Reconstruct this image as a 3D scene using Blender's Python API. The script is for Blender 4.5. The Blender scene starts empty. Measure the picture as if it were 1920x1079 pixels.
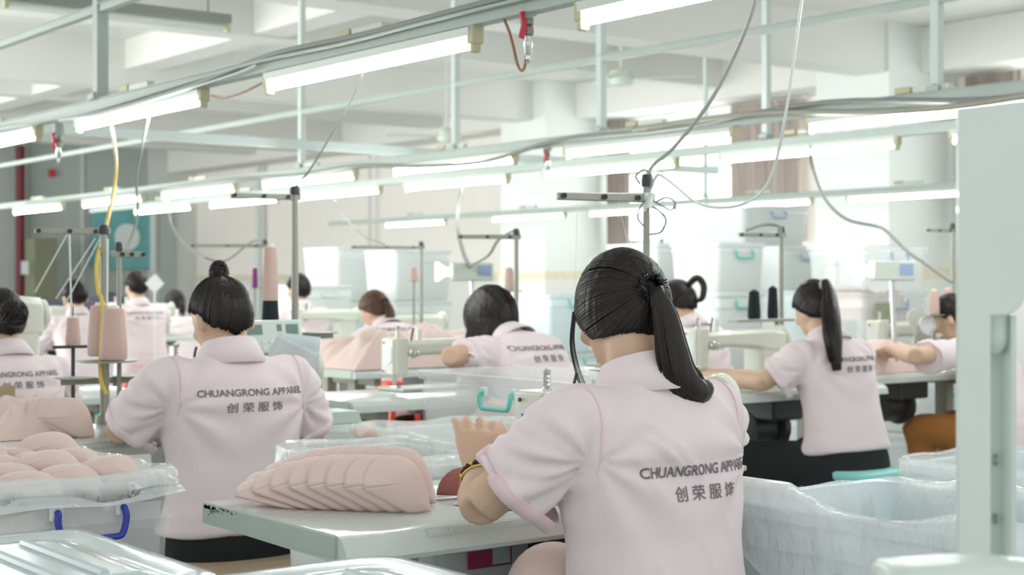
import bpy, math, random
import numpy as np
from mathutils import Vector, Matrix, noise
from mathutils.bvhtree import BVHTree
random.seed(7)
S = bpy.context.scene
COL = S.collection
PI = math.pi
# ------------------------------------------------------------------ camera
CH = 1.15            # camera height
YAW = math.radians(37.5)
FPX = 2868.0
HORY = 533.0
cd = bpy.data.cameras.new('camera')
cam = bpy.data.objects.new('camera', cd)
COL.objects.link(cam)
cam.location = (0, 0, CH)
cam.rotation_euler = (PI / 2, 0, -YAW)
cd.sensor_width = 36
cd.lens = 36 * FPX / 1920
cd.shift_y = -6.5 / 1920
cd.clip_start = .05
cd.clip_end = 120
cd.dof.use_dof = True
cd.dof.focus_distance = 2.72
cd.dof.aperture_fstop = 6.3
S.camera = cam
# ------------------------------------------------------------------ light
wd = bpy.data.worlds.new('world')
S.world = wd
wd.use_nodes = True
wd.node_tree.nodes['Background'].inputs[0].default_value = (.97, 1.0, .985, 1)
wd.node_tree.nodes['Background'].inputs[1].default_value = .88
S.view_settings.view_transform = 'Standard'
S.view_settings.look = 'None'
S.view_settings.gamma = 1
S.view_settings.use_curve_mapping = False
S.view_settings.exposure = 0.15
TUBE_E = 40.0
def area(name, loc, rot, sx, sy, power, col):     # added fill light, set outside the view
    l = bpy.data.lights.new(name, 'AREA'); l.shape = 'RECTANGLE'; l.size = sx; l.size_y = sy; l.energy = power; l.color = col
    o = bpy.data.objects.new(name, l); COL.objects.link(o); o.location = loc; o.rotation_euler = rot
area('fill_left', (-1.9, 17.0, 1.8), (0, -PI / 2, 0), 2.6, 15, 880, (1, 1, .98))  # added fill at the open left side, no windows built; brightens the far walls
S.cycles.max_bounces = 7
S.cycles.transparent_max_bounces = 16
S.cycles.caustics_reflective = False
S.cycles.caustics_refractive = False
S.cycles.sample_clamp_indirect = 6
# ------------------------------------------------------------------ pixel helpers (measure points of the place)
FW = Vector((math.sin(YAW), math.cos(YAW), 0))
RT = Vector((math.cos(YAW), -math.sin(YAW), 0))
def W(px, py, d):
    return FW * d + RT * ((px - 960) / FPX * d) + Vector((0, 0, CH - (py - HORY) / FPX * d))
def onX(px, py, X):     # point at lateral position X
    a = (px - 960) / FPX
    return W(px, py, X / (FW.x + RT.x * a))
def onY(px, py, Y):
    a = (px - 960) / FPX
    return W(px, py, Y / (FW.y + RT.y * a))
# ------------------------------------------------------------------ materials
MATS = {}
def mat(name, col, rough=.5, metal=0, alpha=1, emit=None, spec=.5, bump=None, var=None, sheen=0, coat=0, trans=0, ior=1.45, sub=0):
    if name in MATS: return MATS[name]
    m = bpy.data.materials.new(name)
    m.use_nodes = True
    nt = m.node_tree
    b = nt.nodes['Principled BSDF']
    b.inputs['Base Color'].default_value = (*col, 1)
    b.inputs['Roughness'].default_value = rough
    b.inputs['Metallic'].default_value = metal
    b.inputs['Alpha'].default_value = alpha
    b.inputs['Specular IOR Level'].default_value = spec
    b.inputs['Sheen Weight'].default_value = sheen
    b.inputs['Coat Weight'].default_value = coat
    b.inputs['Transmission Weight'].default_value = trans
    b.inputs['IOR'].default_value = ior
    if sub:
        b.inputs['Subsurface Weight'].default_value = sub
        b.inputs['Subsurface Radius'].default_value = (.02, .008, .005)
        b.inputs['Subsurface Scale'].default_value = .5
    if emit:
        b.inputs['Emission Color'].default_value = (*emit[0], 1)
        b.inputs['Emission Strength'].default_value = emit[1]
    tc = nt.nodes.new('ShaderNodeTexCoord')
    if var:      # (scale, amount, second colour, (sx,sy,sz))
        mp = nt.nodes.new('ShaderNodeMapping')
        if len(var) > 3: mp.inputs['Scale'].default_value = var[3]
        nt.links.new(tc.outputs['Object'], mp.inputs['Vector'])
        n = nt.nodes.new('ShaderNodeTexNoise'); n.inputs['Scale'].default_value = var[0]; n.inputs['Detail'].default_value = 4
        nt.links.new(mp.outputs[0], n.inputs['Vector'])
        r = nt.nodes.new('ShaderNodeValToRGB')
        r.color_ramp.elements[0].position = .5 - .5 * var[1]; r.color_ramp.elements[1].position = .5 + .5 * var[1]
        r.color_ramp.elements[0].color = (*col, 1); r.color_ramp.elements[1].color = (*var[2], 1)
        nt.links.new(n.outputs['Fac'], r.inputs[0]); nt.links.new(r.outputs[0], b.inputs['Base Color'])
    if bump:     # (scale, strength, (sx,sy,sz))
        mp = nt.nodes.new('ShaderNodeMapping')
        if len(bump) > 2: mp.inputs['Scale'].default_value = bump[2]
        nt.links.new(tc.outputs['Object'], mp.inputs['Vector'])
        n = nt.nodes.new('ShaderNodeTexNoise'); n.inputs['Scale'].default_value = bump[0]; n.inputs['Detail'].default_value = 3
        nt.links.new(mp.outputs[0], n.inputs['Vector'])
        bp = nt.nodes.new('ShaderNodeBump'); bp.inputs['Strength'].default_value = bump[1]; bp.inputs['Distance'].default_value = .01
        nt.links.new(n.outputs['Fac'], bp.inputs['Height']); nt.links.new(bp.outputs[0], b.inputs['Normal'])
    MATS[name] = m
    return m
GREEN = mat('green grey paint', (.60, .68, .64), .35, var=(6, .5, (.56, .64, .60)))
GREEN2 = mat('pale green enamel', (.66, .74, .69), .3, var=(4, .4, (.62, .70, .65)), coat=.2)
RAILM = mat('rail paint', (.46, .53, .49), .5, var=(5, .5, (.42, .49, .455)))
POSTM = mat('hanger paint', (.62, .70, .68), .5)
CEILM = mat('ceiling paint', (.79, .785, .755), .9, var=(.6, .5, (.76, .76, .73)))
WALLM = mat('wall paint', (.92, .885, .84), .9, var=(.5, .5, (.89, .855, .81)))
WAINM = mat('wall tiles', (.80, .81, .78), .35)
BORDM = mat('border tiles', (.72, .63, .47), .4, var=(18, .6, (.85, .80, .68)))
ENDM = mat('grey partition', (.42, .46, .45), .7, var=(.8, .5, (.48, .52, .51)))
ENDL = mat('light partition', (.66, .69, .67), .7)
FLOORM = mat('floor', (.50, .54, .52), .3, var=(2, .5, (.44, .48, .46)))
WHITEP = mat('white plastic', (.82, .84, .82), .4)
HOUSE = mat('lamp housing', (.62, .68, .61), .45)
CREAM = mat('lamp holder', (.53, .50, .33), .5)
TUBEM = mat('lit tube', (1, 1, 1), .4, emit=((.97, 1, .985), TUBE_E))
SHIRT = mat('pink polo cotton', (.81, .69, .712), .85, sheen=.25, bump=(900, .12), var=(5, .6, (.82, .712, .732)))
SHIRTS = mat('pink seam', (.80, .60, .63), .85, sheen=.2)
PRINT = mat('grey print', (.17, .15, .17), .7)
SKIN = mat('skin', (.62, .43, .30), .5, sub=.15, var=(9, .6, (.66, .44, .32)))
SKINL = mat('lip', (.55, .25, .22), .5)
EYEM = mat('eye', (.05, .04, .04), .2)
HAIR = mat('black hair', (.008, .007, .008), .36, spec=.38, bump=(60, .5, (1, 1, .1)), var=(30, .7, (.03, .022, .02), (1, 1, .12)))
HAIRB = mat('brown hair', (.05, .028, .02), .38, spec=.4, bump=(60, .5, (1, 1, .1)), var=(12, .7, (.16, .075, .04), (1, 1, .3)))
DARK = mat('black cloth', (.015, .016, .018), .9)
GREYT = mat('grey trousers', (.30, .31, .34), .9)
BROWN = mat('rust trousers', (.36, .15, .04), .85)
YELLOW = mat('yellow cloth', (.75, .60, .05), .8)
SHOE = mat('shoe', (.10, .10, .11), .6)
TABLE = mat('table laminate', (.60, .655, .62), .16, coat=.3, var=(3, .5, (.58, .63, .595)))
TEDGE = mat('table edge', (.44, .515, .46), .35, var=(7, .6, (.40, .475, .42)))
PILM = mat('pillar paint', (.80, .84, .815), .8)
CHIP = mat('chipped paint', (.12, .12, .10), .8)
RULE = mat('ruler print', (.36, .40, .38), .5)
LEGM = mat('leg steel', (.36, .36, .30), .5, var=(5, .5, (.30, .30, .25)))
DARKM = mat('dark metal', (.05, .05, .055), .45)
STEEL = mat('steel', (.62, .63, .62), .28, metal=1)
STANDM = mat('thread stand metal', (.34, .35, .30), .4, metal=.2)
CREAMM = mat('machine enamel', (.70, .72, .63), .3, coat=.3)
MGREEN = mat('machine bed green', (.45, .52, .47), .35)
WHITEM = mat('white machine enamel', (.74, .75, .68), .32, coat=.3)
BLUEP = mat('blue plastic', (.03, .05, .36), .3)
LBLUE = mat('pale blue plastic', (.33, .42, .62), .4)
TEALP = mat('teal plastic', (.13, .60, .50), .35)
STOOLM = mat('mint plastic', (.28, .68, .64), .35)
STOOLR = mat('red plastic', (.80, .10, .05), .4)
BINM = mat('clear bin plastic', (.84, .95, .97), .22, alpha=.84, bump=(8, .05))
BINW = mat('white bin plastic', (.86, .90, .89), .3, alpha=.86)
BINP = mat('bin plastic with pink inside', (.86, .89, .90), .3, alpha=.30)
LIDM = mat('lid plastic', (.68, .78, .80), .16, alpha=.86, coat=.5)
LINER = mat('plastic liner', (.94, .97, .97), .14, alpha=.45, coat=.6, bump=(38, 1.0, (1, 1, .5)))
PINKF = mat('pink cup fabric', (.76, .585, .53), .8, sheen=.3, bump=(500, .1), var=(6, .5, (.78, .61, .56)))
PINKD = mat('cup binding', (.56, .33, .29), .8)
RUST = mat('rust lining', (.36, .13, .11), .7)
THREADP = mat('pink thread', (.73, .52, .47), .8, bump=(300, .5, (.05, .05, 3)))
THREADK = mat('black thread', (.012, .018, .022), .8, bump=(300, .5, (.05, .05, 3)))
THREADV = mat('purple thread', (.22, .03, .20), .7)
CONEW = mat('cone core', (.80, .82, .80), .6)
PAPER = mat('paper', (.70, .78, .80), .8)
PAPERL = mat('paper print', (.35, .42, .45), .8)
BLUETX = mat('blue print', (.03, .14, .42), .5)
BADGE = mat('badge', (.70, .74, .74), .3)
DISP = mat('display', (.16, .25, .22), .3)
CABG = mat('grey cable', (.25, .27, .25), .55)
CABD = mat('dark cable', (.13, .15, .15), .5)
CABW = mat('white cable', (.74, .80, .79), .5)
CABY = mat('yellow hose', (.72, .55, .12), .45)
HOSE = mat('amber hose', (.35, .15, .05), .3, alpha=.9)
RED = mat('red plastic valve', (.55, .03, .06), .35)
REDPIPE = mat('red pipe', (.15, .025, .035), .6)
CABM = mat('pale grey cable', (.42, .45, .43), .5)
BRASS = mat('valve metal', (.25, .24, .20), .35, metal=.8)
CURT = mat('curtain cloth', (.62, .55, .50), .9, var=(14, .7, (.36, .29, .27), (1, 3, .1)))
GLOW = mat('daylight window pane', (1, 1, 1), .3, emit=((.95, 1, .98), 3.5))
FRAMEM = mat('window frame', (.75, .82, .78), .4)
POSTER = mat('teal notice board', (.12, .40, .42), .5, var=(3, .5, (.20, .47, .48)))
POSTW = mat('notice white', (.72, .80, .79), .6)
OLIVE = mat('olive cabinet', (.22, .23, .15), .6)
PURPLE = mat('dark purple cloth', (.06, .055, .085), .9, var=(3, .6, (.11, .095, .14)))
MAGENTA = mat('magenta label', (.55, .06, .16), .5)
STICK = mat('sticker', (.50, .42, .30), .6, var=(30, .9, (.20, .35, .22)))
GOLD = mat('gold', (.75, .55, .15), .3, metal=.9)
BEAD = mat('dark bead', (.05, .02, .02), .3)
CUSHM = mat('brown wood grain cloth', (.42, .33, .23), .8, var=(10, .7, (.28, .20, .13), (1, 6, 1)))
CARD = mat('tan cardboard', (.42, .32, .19), .8)
# ------------------------------------------------------------------ mesh building
def catmull(P, n):
    P = [np.array(p, float) for p in P]
    if len(P) < 3:
        return [P[0] + (P[-1] - P[0]) * t for t in np.linspace(0, 1, n + 1)]
    Q = [2 * P[0] - P[1]] + P + [2 * P[-1] - P[-2]]
    out = []
    segs = len(P) - 1
    for k in range(n + 1):
        u = k / n * segs
        i = min(int(u), segs - 1); t = u - i
        a, b, c, d = Q[i:i + 4]
        out.append(.5 * ((2 * b) + (-a + c) * t + (2 * a - 5 * b + 4 * c - d) * t * t + (-a + 3 * b - 3 * c + d) * t ** 3))
    return out
class MB:
    def __init__(s):
        s.v = []; s.f = []; s.m = []; s.mi = 0; s.M = None
    def add(s, vs, fs):
        o = len(s.v)
        if s.M is not None: vs = [s.M @ Vector(v) for v in vs]
        s.v += [tuple(v) for v in vs]
        s.f += [tuple(i + o for i in f) for f in fs]
        s.m += [s.mi] * len(fs)
        return s
    def box(s, lo, hi, M=None, ch=0):
        (a, b, c), (d, e, f) = lo, hi
        vs = [(a, b, c), (d, b, c), (d, e, c), (a, e, c), (a, b, f), (d, b, f), (d, e, f), (a, e, f)]
        if M: vs = [M @ Vector(v) for v in vs]
        return s.add(vs, [(0, 3, 2, 1), (4, 5, 6, 7), (0, 1, 5, 4), (1, 2, 6, 5), (2, 3, 7, 6), (3, 0, 4, 7)])
    def rings(s, R, cap=True, close=True):
        n = len(R[0]); vs = [p for r in R for p in r]; fs = []
        for i in range(len(R) - 1):
            for j in range(n if close else n - 1):
                k = (j + 1) % n
                fs.append((i * n + j, i * n + k, (i + 1) * n + k, (i + 1) * n + j))
        if cap:
            fs.append(tuple(range(n - 1, -1, -1))); fs.append(tuple((len(R) - 1) * n + j for j in range(n)))
        return s.add(vs, fs)
    def tube(s, P, r, seg=8, n=None, side=None, flat=1.0, cap=True):
        # r: number or list; flat: second half axis relative to the first
        if n: 
            k = len(P); 
            if isinstance(r, (list, tuple)): rr = np.interp(np.linspace(0, 1, n + 1), np.linspace(0, 1, len(r)), r)
            else: rr = [r] * (n + 1)
            P = catmull(P, n)
        else:
            P = [np.array(p, float) for p in P]
            rr = list(np.interp(np.linspace(0, 1, len(P)), np.linspace(0, 1, len(r)), r)) if isinstance(r, (list, tuple)) else [r] * len(P)
        P = [Vector(p) for p in P]
        R = []; up = Vector(side) if side is not None else None
        for i, p in enumerate(P):
            t = (P[min(i + 1, len(P) - 1)] - P[max(i - 1, 0)])
            t = t.normalized() if t.length > 1e-9 else Vector((0, 0, 1))
            if up is None:
                up = Vector((0, 0, 1)) if abs(t.z) < .9 else Vector((1, 0, 0))
            a = (up - t * up.dot(t))
            if a.length < 1e-6: a = t.orthogonal()
            a.normalize(); b = t.cross(a)
            if side is None: up = a
            R.append([p + a * (rr[i] * math.cos(2 * PI * j / seg)) + b * (rr[i] * flat * math.sin(2 * PI * j / seg)) for j in range(seg)])
        return s.rings(R, cap)
    def lathe(s, prof, M=None, seg=20, cap=True):
        R = []
        for r, z in prof:
            ring = [Vector((r * math.cos(2 * PI * j / seg), r * math.sin(2 * PI * j / seg), z)) for j in range(seg)]
            R.append([M @ p for p in ring] if M else ring)
        return s.rings(R, cap)
    def ball(s, c, r, M=None, seg=14, n=9):
        R = []
        for i in range(n + 1):
            t = PI * (i + .02) / (n + .04); z = -math.cos(t); q = math.sin(t)
            ring = [Vector((r[0] * q * math.cos(2 * PI * j / seg), r[1] * q * math.sin(2 * PI * j / seg), r[2] * z)) + Vector(c) for j in range(seg)]
            R.append([M @ p for p in ring] if M else ring)
        return s.rings(R, True)
    def rbox(s, lo, hi, r, M=None, seg=4):   # vertical-edge rounded box
        R = []
        out = rrect(lo[0], lo[1], hi[0], hi[1], r, seg)
        cx, cy = (lo[0] + hi[0]) / 2, (lo[1] + hi[1]) / 2
        e = min(r, (hi[2] - lo[2]) / 2) * .4
        for z, k in ((lo[2], e), (lo[2] + e, 0), (hi[2] - e, 0), (hi[2], e)):
            ring = [Vector((x + (cx - x) * k / max(abs(cx - lo[0]), 1e-4), y + (cy - y) * k / max(abs(cy - lo[1]), 1e-4), z)) for x, y in out]
            R.append([M @ p for p in ring] if M else ring)
        return s.rings(R, True)
    def sheet(s, grid):
        nu = len(grid); nv = len(grid[0])
        return s.add([p for r in grid for p in r], [(i * nv + j, i * nv + j + 1, (i + 1) * nv + j + 1, (i + 1) * nv + j) for i in range(nu - 1) for j in range(nv - 1)])
    def mesh(s, name, mats):
        me = bpy.data.meshes.new(name)
        me.from_pydata(s.v, [], s.f)
        for m in (mats if isinstance(mats, (list, tuple)) else [mats]): me.materials.append(m)
        if max(s.m, default=0) > 0: me.polygons.foreach_set('material_index', s.m)
        me.update()
        return me
def rrect(x0, y0, x1, y1, r, seg=4):
    o = []
    for cx, cy, a0 in ((x1 - r, y1 - r, 0), (x0 + r, y1 - r, PI / 2), (x0 + r, y0 + r, PI), (x1 - r, y0 + r, 1.5 * PI)):
        for k in range(seg + 1):
            a = a0 + PI / 2 * k / seg
            o.append((cx + r * math.cos(a), cy + r * math.sin(a)))
    return o
def tag(o, label=None, cat=None, group=None, kind=None):
    if label: o['label'] = label
    if cat: o['category'] = cat
    if group: o['group'] = group
    if kind: o['kind'] = kind
    return o
def link(name, me, parent=None, smooth=True, bevel=0, loc=None, rotz=0, angle=40, solid=0):
    o = bpy.data.objects.new(name, me)
    COL.objects.link(o)
    if parent: o.parent = parent
    if loc is not None: o.location = loc
    if rotz: o.rotation_euler = (0, 0, rotz)
    if smooth and len(me.polygons):
        me.shade_smooth()
        if angle < 180: me.set_sharp_from_angle(angle=math.radians(angle))
    if solid:
        b = o.modifiers.new('thick', 'SOLIDIFY'); b.thickness = solid; b.offset = 0
    if bevel:
        b = o.modifiers.new('bevel', 'BEVEL'); b.width = bevel; b.segments = 3; b.limit_method = 'ANGLE'; b.angle_limit = math.radians(35)
        b.harden_normals = False
    return o
def part(name, mb, mats, parent=None, **k):
    return link(name, mb.mesh(name, mats), parent, **k)
def empty(name, loc, rotz=0, **t):
    o = bpy.data.objects.new(name, None); COL.objects.link(o)
    o.location = loc; o.rotation_euler = (0, 0, rotz); o.empty_display_size = .05
    return tag(o, **t)
def struct(name, mb, m, **k):
    o = part(name, mb, m, **k); o['kind'] = 'structure'; return o
def copy_tree(o, parent=None):
    c = o.copy(); COL.objects.link(c)
    if parent: c.parent = parent
    for ch in list(o.children): copy_tree(ch, c)
    return c
def remeshed(mb, voxel, smooth=8, f=.5):
    me = mb.mesh('tmp', [])
    o = bpy.data.objects.new('tmp', me); COL.objects.link(o)
    r = o.modifiers.new('r', 'REMESH'); r.mode = 'VOXEL'; r.voxel_size = voxel
    if smooth:
        sm = o.modifiers.new('s', 'SMOOTH'); sm.iterations = smooth; sm.factor = f
    dg = bpy.context.evaluated_depsgraph_get()
    e = o.evaluated_get(dg)
    out = bpy.data.meshes.new_from_object(e)
    bpy.data.objects.remove(o); bpy.data.meshes.remove(me)
    return out
TXT = {}
def text_mesh(body, size, width=None, sub=0, space=1.0, bold=0.0):
    c = bpy.data.curves.new('t', 'FONT'); c.body = body; c.size = size; c.align_x = 'CENTER'; c.resolution_u = 3
    c.space_character = space; c.offset = bold; c.fill_mode = 'FRONT'
    o = bpy.data.objects.new('t', c); COL.objects.link(o)
    dg = bpy.context.evaluated_depsgraph_get()
    me = bpy.data.meshes.new_from_object(o.evaluated_get(dg))
    bpy.data.objects.remove(o); bpy.data.curves.remove(c)
    vs = np.array([v.co[:] for v in me.vertices])
    if width and len(vs):
        w = vs[:, 0].max() - vs[:, 0].min(); cx = (vs[:, 0].max() + vs[:, 0].min()) / 2
        for v in me.vertices: v.co.x = (v.co.x - cx) * width / w
    return me
def cable(name, pts, r, m, label, cat='cable', n=24, seg=6, group=None):
    mb = MB(); mb.tube(pts, r, seg, n)
    return tag(part(name, mb, m), label, cat, group)
# ------------------------------------------------------------------ people
def fold_noise(p, f, st=(1, 1, 1)):
    return noise.noise(Vector((p[0] * f * st[0], p[1] * f * st[1], p[2] * f * st[2])))
def make_person(loc, yaw, crown, lean=18, hp=35, hy=0, hr=0, style='pony', wide=1.0, handL=None, handR=None, elL=None, elR=None, prw=.27, nk=.050, hemz=None,
                label='', group=None, vox=.010, bottoms=None, legs='trousers', hairm=None, printed=True, hero=False, bare=False, twist=0,
                prx=0.0, prz=.375, curl=1.0, kneel=(0, 0), ponyp=None, hs=1.0, sleeve=.74):
    root = empty('person', (loc[0], loc[1], 0), math.radians(yaw), label=label, cat='person', group=group)
    Mi = (Matrix.Translation((loc[0], loc[1], 0)) @ Matrix.Rotation(math.radians(yaw), 4, 'Z')).inverted()
    L = math.radians(lean)
    # spine
    def spine_pts(pz):
        P = Vector((0, 0, pz)); out = [(P.copy(), L * .55)]
        N = 12; SL = .455
        for i in range(N):
            a = L * (.55 + .9 * (i + .5) / N)
            P = P + Vector((0, math.sin(a), math.cos(a))) * SL / N
            out.append((P.copy(), L * (.55 + .9 * (i + 1) / N)))
        return out
    def headpos(C7, a):
        na = a + math.radians(hp) * .35
        nb = C7 + Vector((0, math.sin(na), math.cos(na))) * nk
        RH = Matrix.Rotation(math.radians(-hy), 4, 'Z') @ Matrix.Rotation(math.radians(-hp), 4, 'X') @ Matrix.Rotation(math.radians(hr), 4, 'Y')
        hc = nb + (RH @ Vector((0, .018, .078)))
        return nb, hc, RH
    sp = spine_pts(0); nb, hc, RH = headpos(*sp[-1])
    pz = crown - (hc.z + .118 * hs)
    sp = spine_pts(pz); C7, aN = sp[-1]; nb, hc, RH = headpos(C7, aN)
    def at(t, x=0, y=0, z=0):      # frame along the spine, t 0..1 (negative below the pelvis)
        u = max(0, min(1, t)) * 12; i = min(int(u), 11); f = u - i
        P = sp[i][0].lerp(sp[i + 1][0], f); a = sp[i][1] * (1 - f) + sp[i + 1][1] * f
        e = Vector((0, math.sin(a), math.cos(a))); b = Vector((0, math.cos(a), -math.sin(a)))
        if t < 0: P = P + e * (.455 * t)
        if t > 1: P = P + e * (.455 * (t - 1))
        tw = math.radians(twist) * max(0, t)
        X = Vector((math.cos(tw), math.sin(tw), 0)); b2 = b + Vector((-math.sin(tw), 0, 0)); b2.normalize()
        return P + X * x + b2 * y + e * z, X, b2, e
    # --- arms
    arms = []
    for sgn, hand, el in ((-1, handL, elL), (1, handR, elR)):
        Sh = at(.86, sgn * .158 * wide, .0, 0)[0]
        if hand is None: hand = Vector((sgn * .12, .42 + .1 * math.sin(L), .80))
        else: hand = Mi @ Vector(hand)
        l1, l2 = .27, .235
        if el is not None: E = Mi @ Vector(el)
        else:
            d = (hand - Sh); D = min(d.length, (l1 + l2) * .995); d.normalize()
            x = (l1 * l1 - l2 * l2 + D * D) / (2 * D); h = math.sqrt(max(l1 * l1 - x * x, 0))
            pole = Vector((sgn * .75, -.15, -.7)); pole -= d * pole.dot(d); pole.normalize()
            E = Sh + d * x + pole * h; hand = Sh + d * D
        arms.append((sgn, Sh, E, hand))
    # --- body: one continuous surface
    b = MB()
    def ell(t, a, d, n=18, oy=0, pw=2.3):
        P, X, B, E = at(t, 0, oy)
        R = []
        for j in range(n):
            th = 2 * PI * j / n; c, s_ = math.cos(th), math.sin(th)
            R.append(P + X * (a * math.copysign(abs(c) ** (2 / pw), c)) + B * (d * math.copysign(abs(s_) ** (2 / pw), s_)))
        return R
    prof = [(-.18, .165, .115, .01), (0, .160, .110, 0), (.2, .135, .09, 0), (.42, .130, .085, 0), (.6, .145, .092, 0), (.75, .15, .092, 0), (.86, .148, .082, 0), (.93, .11, .066, 0), (.98, .07, .055, .005), (1.02, .05, .048, .008)]
    b.rings([ell(t, a * wide, d, oy=oy) for t, a, d, oy in prof])
    Hn = hc + RH @ Vector((0, -.012, -.04))
    b.tube([C7 + (C7 - nb) * .5 + Vector((0, .01, 0)), C7.lerp(nb, .5) + Vector((0, .012, 0)), nb + Vector((0, .008, 0)), Hn], [.056, .050, .050, .052], 14, 6)
    HM = Matrix.Translation(hc) @ RH @ Matrix.Diagonal((hs, hs, hs, 1))
    b.ball((0, 0, .012), (.073, .090, .094), HM, 18, 12)
    b.ball((0, .030, -.045), (.055, .052, .058), HM, 16, 10)
    b.ball((0, .058, -.088), (.026, .024, .020), HM, 10, 8)
    b.tube([HM @ Vector(p) for p in ((0, .088, .012), (0, .098, -.008), (0, .107, -.026))], [.008, .010, .013], 8, 5)
    for sg in (-1, 1):
        b.ball((sg * (.078 if style in ('bun', 'short') else .062), -.004, -.012 if style in ('bun', 'short') else -.022), (.010, .018, .030), HM @ Matrix.Rotation(sg * -.25, 4, 'Z'), 10, 8)
        b.ball((sg * .04, .062, -.018), (.022, .02, .018), HM, 8, 6)
    hands = []
    for sgn, Sh, E, H in arms:
        inner = at(.84, sgn * .10 * wide, 0, 0)[0]
        b.tube([inner, Sh + Vector((-sgn * .012, 0, -.012)), Sh.lerp(E, .5), E], [.044, .045, .042, .037], 12, 9)
        f = (H - E).normalized()
        b.tube([E - f * .012, E, E.lerp(H, .3), E.lerp(H, .75), H], [.033, .038, .040, .030, .026], 12, 10)
        # hand frame
        hf = (f + Vector((0, .25, -.35 if not hero else 0))).normalized()
        if hero and sgn < 0: hf = (f * .3 + Vector((.02, .12, .75))).normalized()
        up = Vector((0, 0, 1)); side = hf.cross(up).normalized(); nrm = side.cross(hf).normalized()
        K = H + hf * (.072 if hero and sgn < 0 else .085)
        b.rings([[H.lerp(K, t) + side * (w * math.cos(2 * PI * j / 12)) + nrm * (th * math.sin(2 * PI * j / 12)) for j in range(12)]
                 for t, w, th in ((-.15, .024, .020), (.1, .027, .019), (.5, .036, .016), (.85, .040, .014), (1.05, .038, .011))])
        for k, (off, ln) in enumerate(((-.030, .060), (-.010, .073), (.011, .078), (.031, .068))):
            o = off * (1 if sgn > 0 else -1) * -1
            p = K + side * o - hf * .008; c = (.35 * curl + .08 * k) * (1.15 if hero and sgn < 0 else 1); pts = [p]; an = .15
            dirn = (hf + side * o * 3).normalized()
            for s_ in range(3):
                an += c * (.9 if s_ else .5)
                p = p + (dirn * math.cos(an) - nrm * math.sin(an)) * ln * (.45, .31, .24)[s_]; pts.append(p)
            b.tube(pts, [.0092, .0085, .0078, .0065], 8, 7)
        tb = H + hf * .022 - side * (sgn * .022)
        b.tube([tb, tb - side * (sgn * .026) + hf * .028 - nrm * .008, tb - side * (sgn * .03) + hf * .055 - nrm * .018, tb - side * (sgn * .024) + hf * .078 - nrm * .028], [.014, .0115, .010, .008], 8, 7)
    # legs
    legp = []
    for sg in (-1, 1):
        hip = at(-.05, sg * .085 * wide, .0, 0)[0]; kz = min(hip.z - .01, .52)
        kn = Vector((sg * (.13 + kneel[0]), hip.y + .40, kz + kneel[1])); an = Vector((sg * .12, kn.y - .04, .085)); ft = an + Vector((0, .14, -.045))
        legp.append((hip, kn, an, ft))
        b.tube([hip, hip.lerp(kn, .5), kn], [.080, .068, .052], 12, 8)
        b.tube([kn + (kn - an).normalized() * .0, kn.lerp(an, .3), kn.lerp(an, .7), an], [.050, .052, .040, .032], 12, 8)
        b.tube([an + Vector((0, -.03, -.03)), an + Vector((0, .05, -.045)), ft + Vector((0, .02, -.01))], [.032, .034, .024], 10, 5)
    body = link('body', remeshed(b, min(vox, .008) if not hero else .0052, 5), root, angle=180)
    body.data.materials.append(SKIN)
    # --- face
    fm = MB()
    for sg in (-1, 1): fm.ball((sg * .031, .079, .004), (.013, .009, .006), HM, 8, 6)
    part('eyes', fm, EYEM, body)
    fm = MB(); fm.ball((0, .088, -.055), (.022, .008, .006), HM, 10, 6)
    part('mouth', fm, SKINL, body)
    # --- shirt
    s = MB()
    prof = [(-.205, .180, .137, .015), (-.19, .184, .138, .015), (0, .182, .13, .0), (.2, .168, .118, -.002), (.42, .160, .108, 0), (.6, .168, .112, 0), (.75, .178, .114, 0), (.85, .178, .102, 0), (.91, .152, .086, 0), (.96, .105, .072, .003), (1.0, .072, .062, .006)]
    if bare: prof = prof[2:]
    if hemz:
        th_ = (hemz - pz) / .455; prof = [(th_, .180, .137, .012), (th_ + .012, .184, .138, .012)] + [q for q in prof if q[0] > th_ + .03]
    s.rings([ell(t, a * wide, d, 28, oy) for t, a, d, oy in prof])
    cuffs = []
    for sgn, Sh, E, H in arms:
        i0 = at(.80, sgn * .09 * wide, 0, 0)[0]; i1 = at(.845, sgn * .13 * wide, 0, 0)[0]
        C = Sh.lerp(E, sleeve)
        C2 = Sh.lerp(E, sleeve + .01)
        dr = Vector((0, 0, -.008))
        s.tube([i0, i1, Sh + (E - Sh) * .12, Sh.lerp(E, .4) + dr, C + dr], [.066, .068, .066, .068, .073], 16, 10)
        cuffs.append((sgn, C + dr, (E - Sh).normalized()))
    sme = remeshed(s, vox if not hero else .006, 7, .6)
    # wrinkles: real displacement of the cloth
    co = np.empty(len(sme.vertices) * 3); sme.vertices.foreach_get('co', co); co = co.reshape(-1, 3)
    no = np.empty(len(sme.vertices) * 3); sme.vertices.foreach_get('normal', no); no = no.reshape(-1, 3)
    amp = np.zeros(len(co))
    seed = loc[0] * 7.3 + loc[1] * 3.1
    am = at(.74, 0, 0)[0]
    for sgn, Sh, E, H in arms:
        A = np.array(at(.72, sgn * .165 * wide, -.04)[0])
        rel = co - A
        r = np.sqrt((rel ** 2).sum(1)) + 1e-6
        ang = np.arctan2(rel[:, 2], rel[:, 0] * -sgn)
        back = np.clip(-no[:, 1] + .3, 0, 1)
        amp += .0040 * np.sin(ang * 9 + seed * sgn) * np.exp(-((r - .11) / .085) ** 2) * back
        # drag lines across the sleeve
        ax = np.array((E - Sh).normalized()); ts = (co - np.array(Sh)) @ ax
        dd = np.sqrt(np.clip(((co - np.array(Sh)) ** 2).sum(1) - ts ** 2, 0, None))
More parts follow.
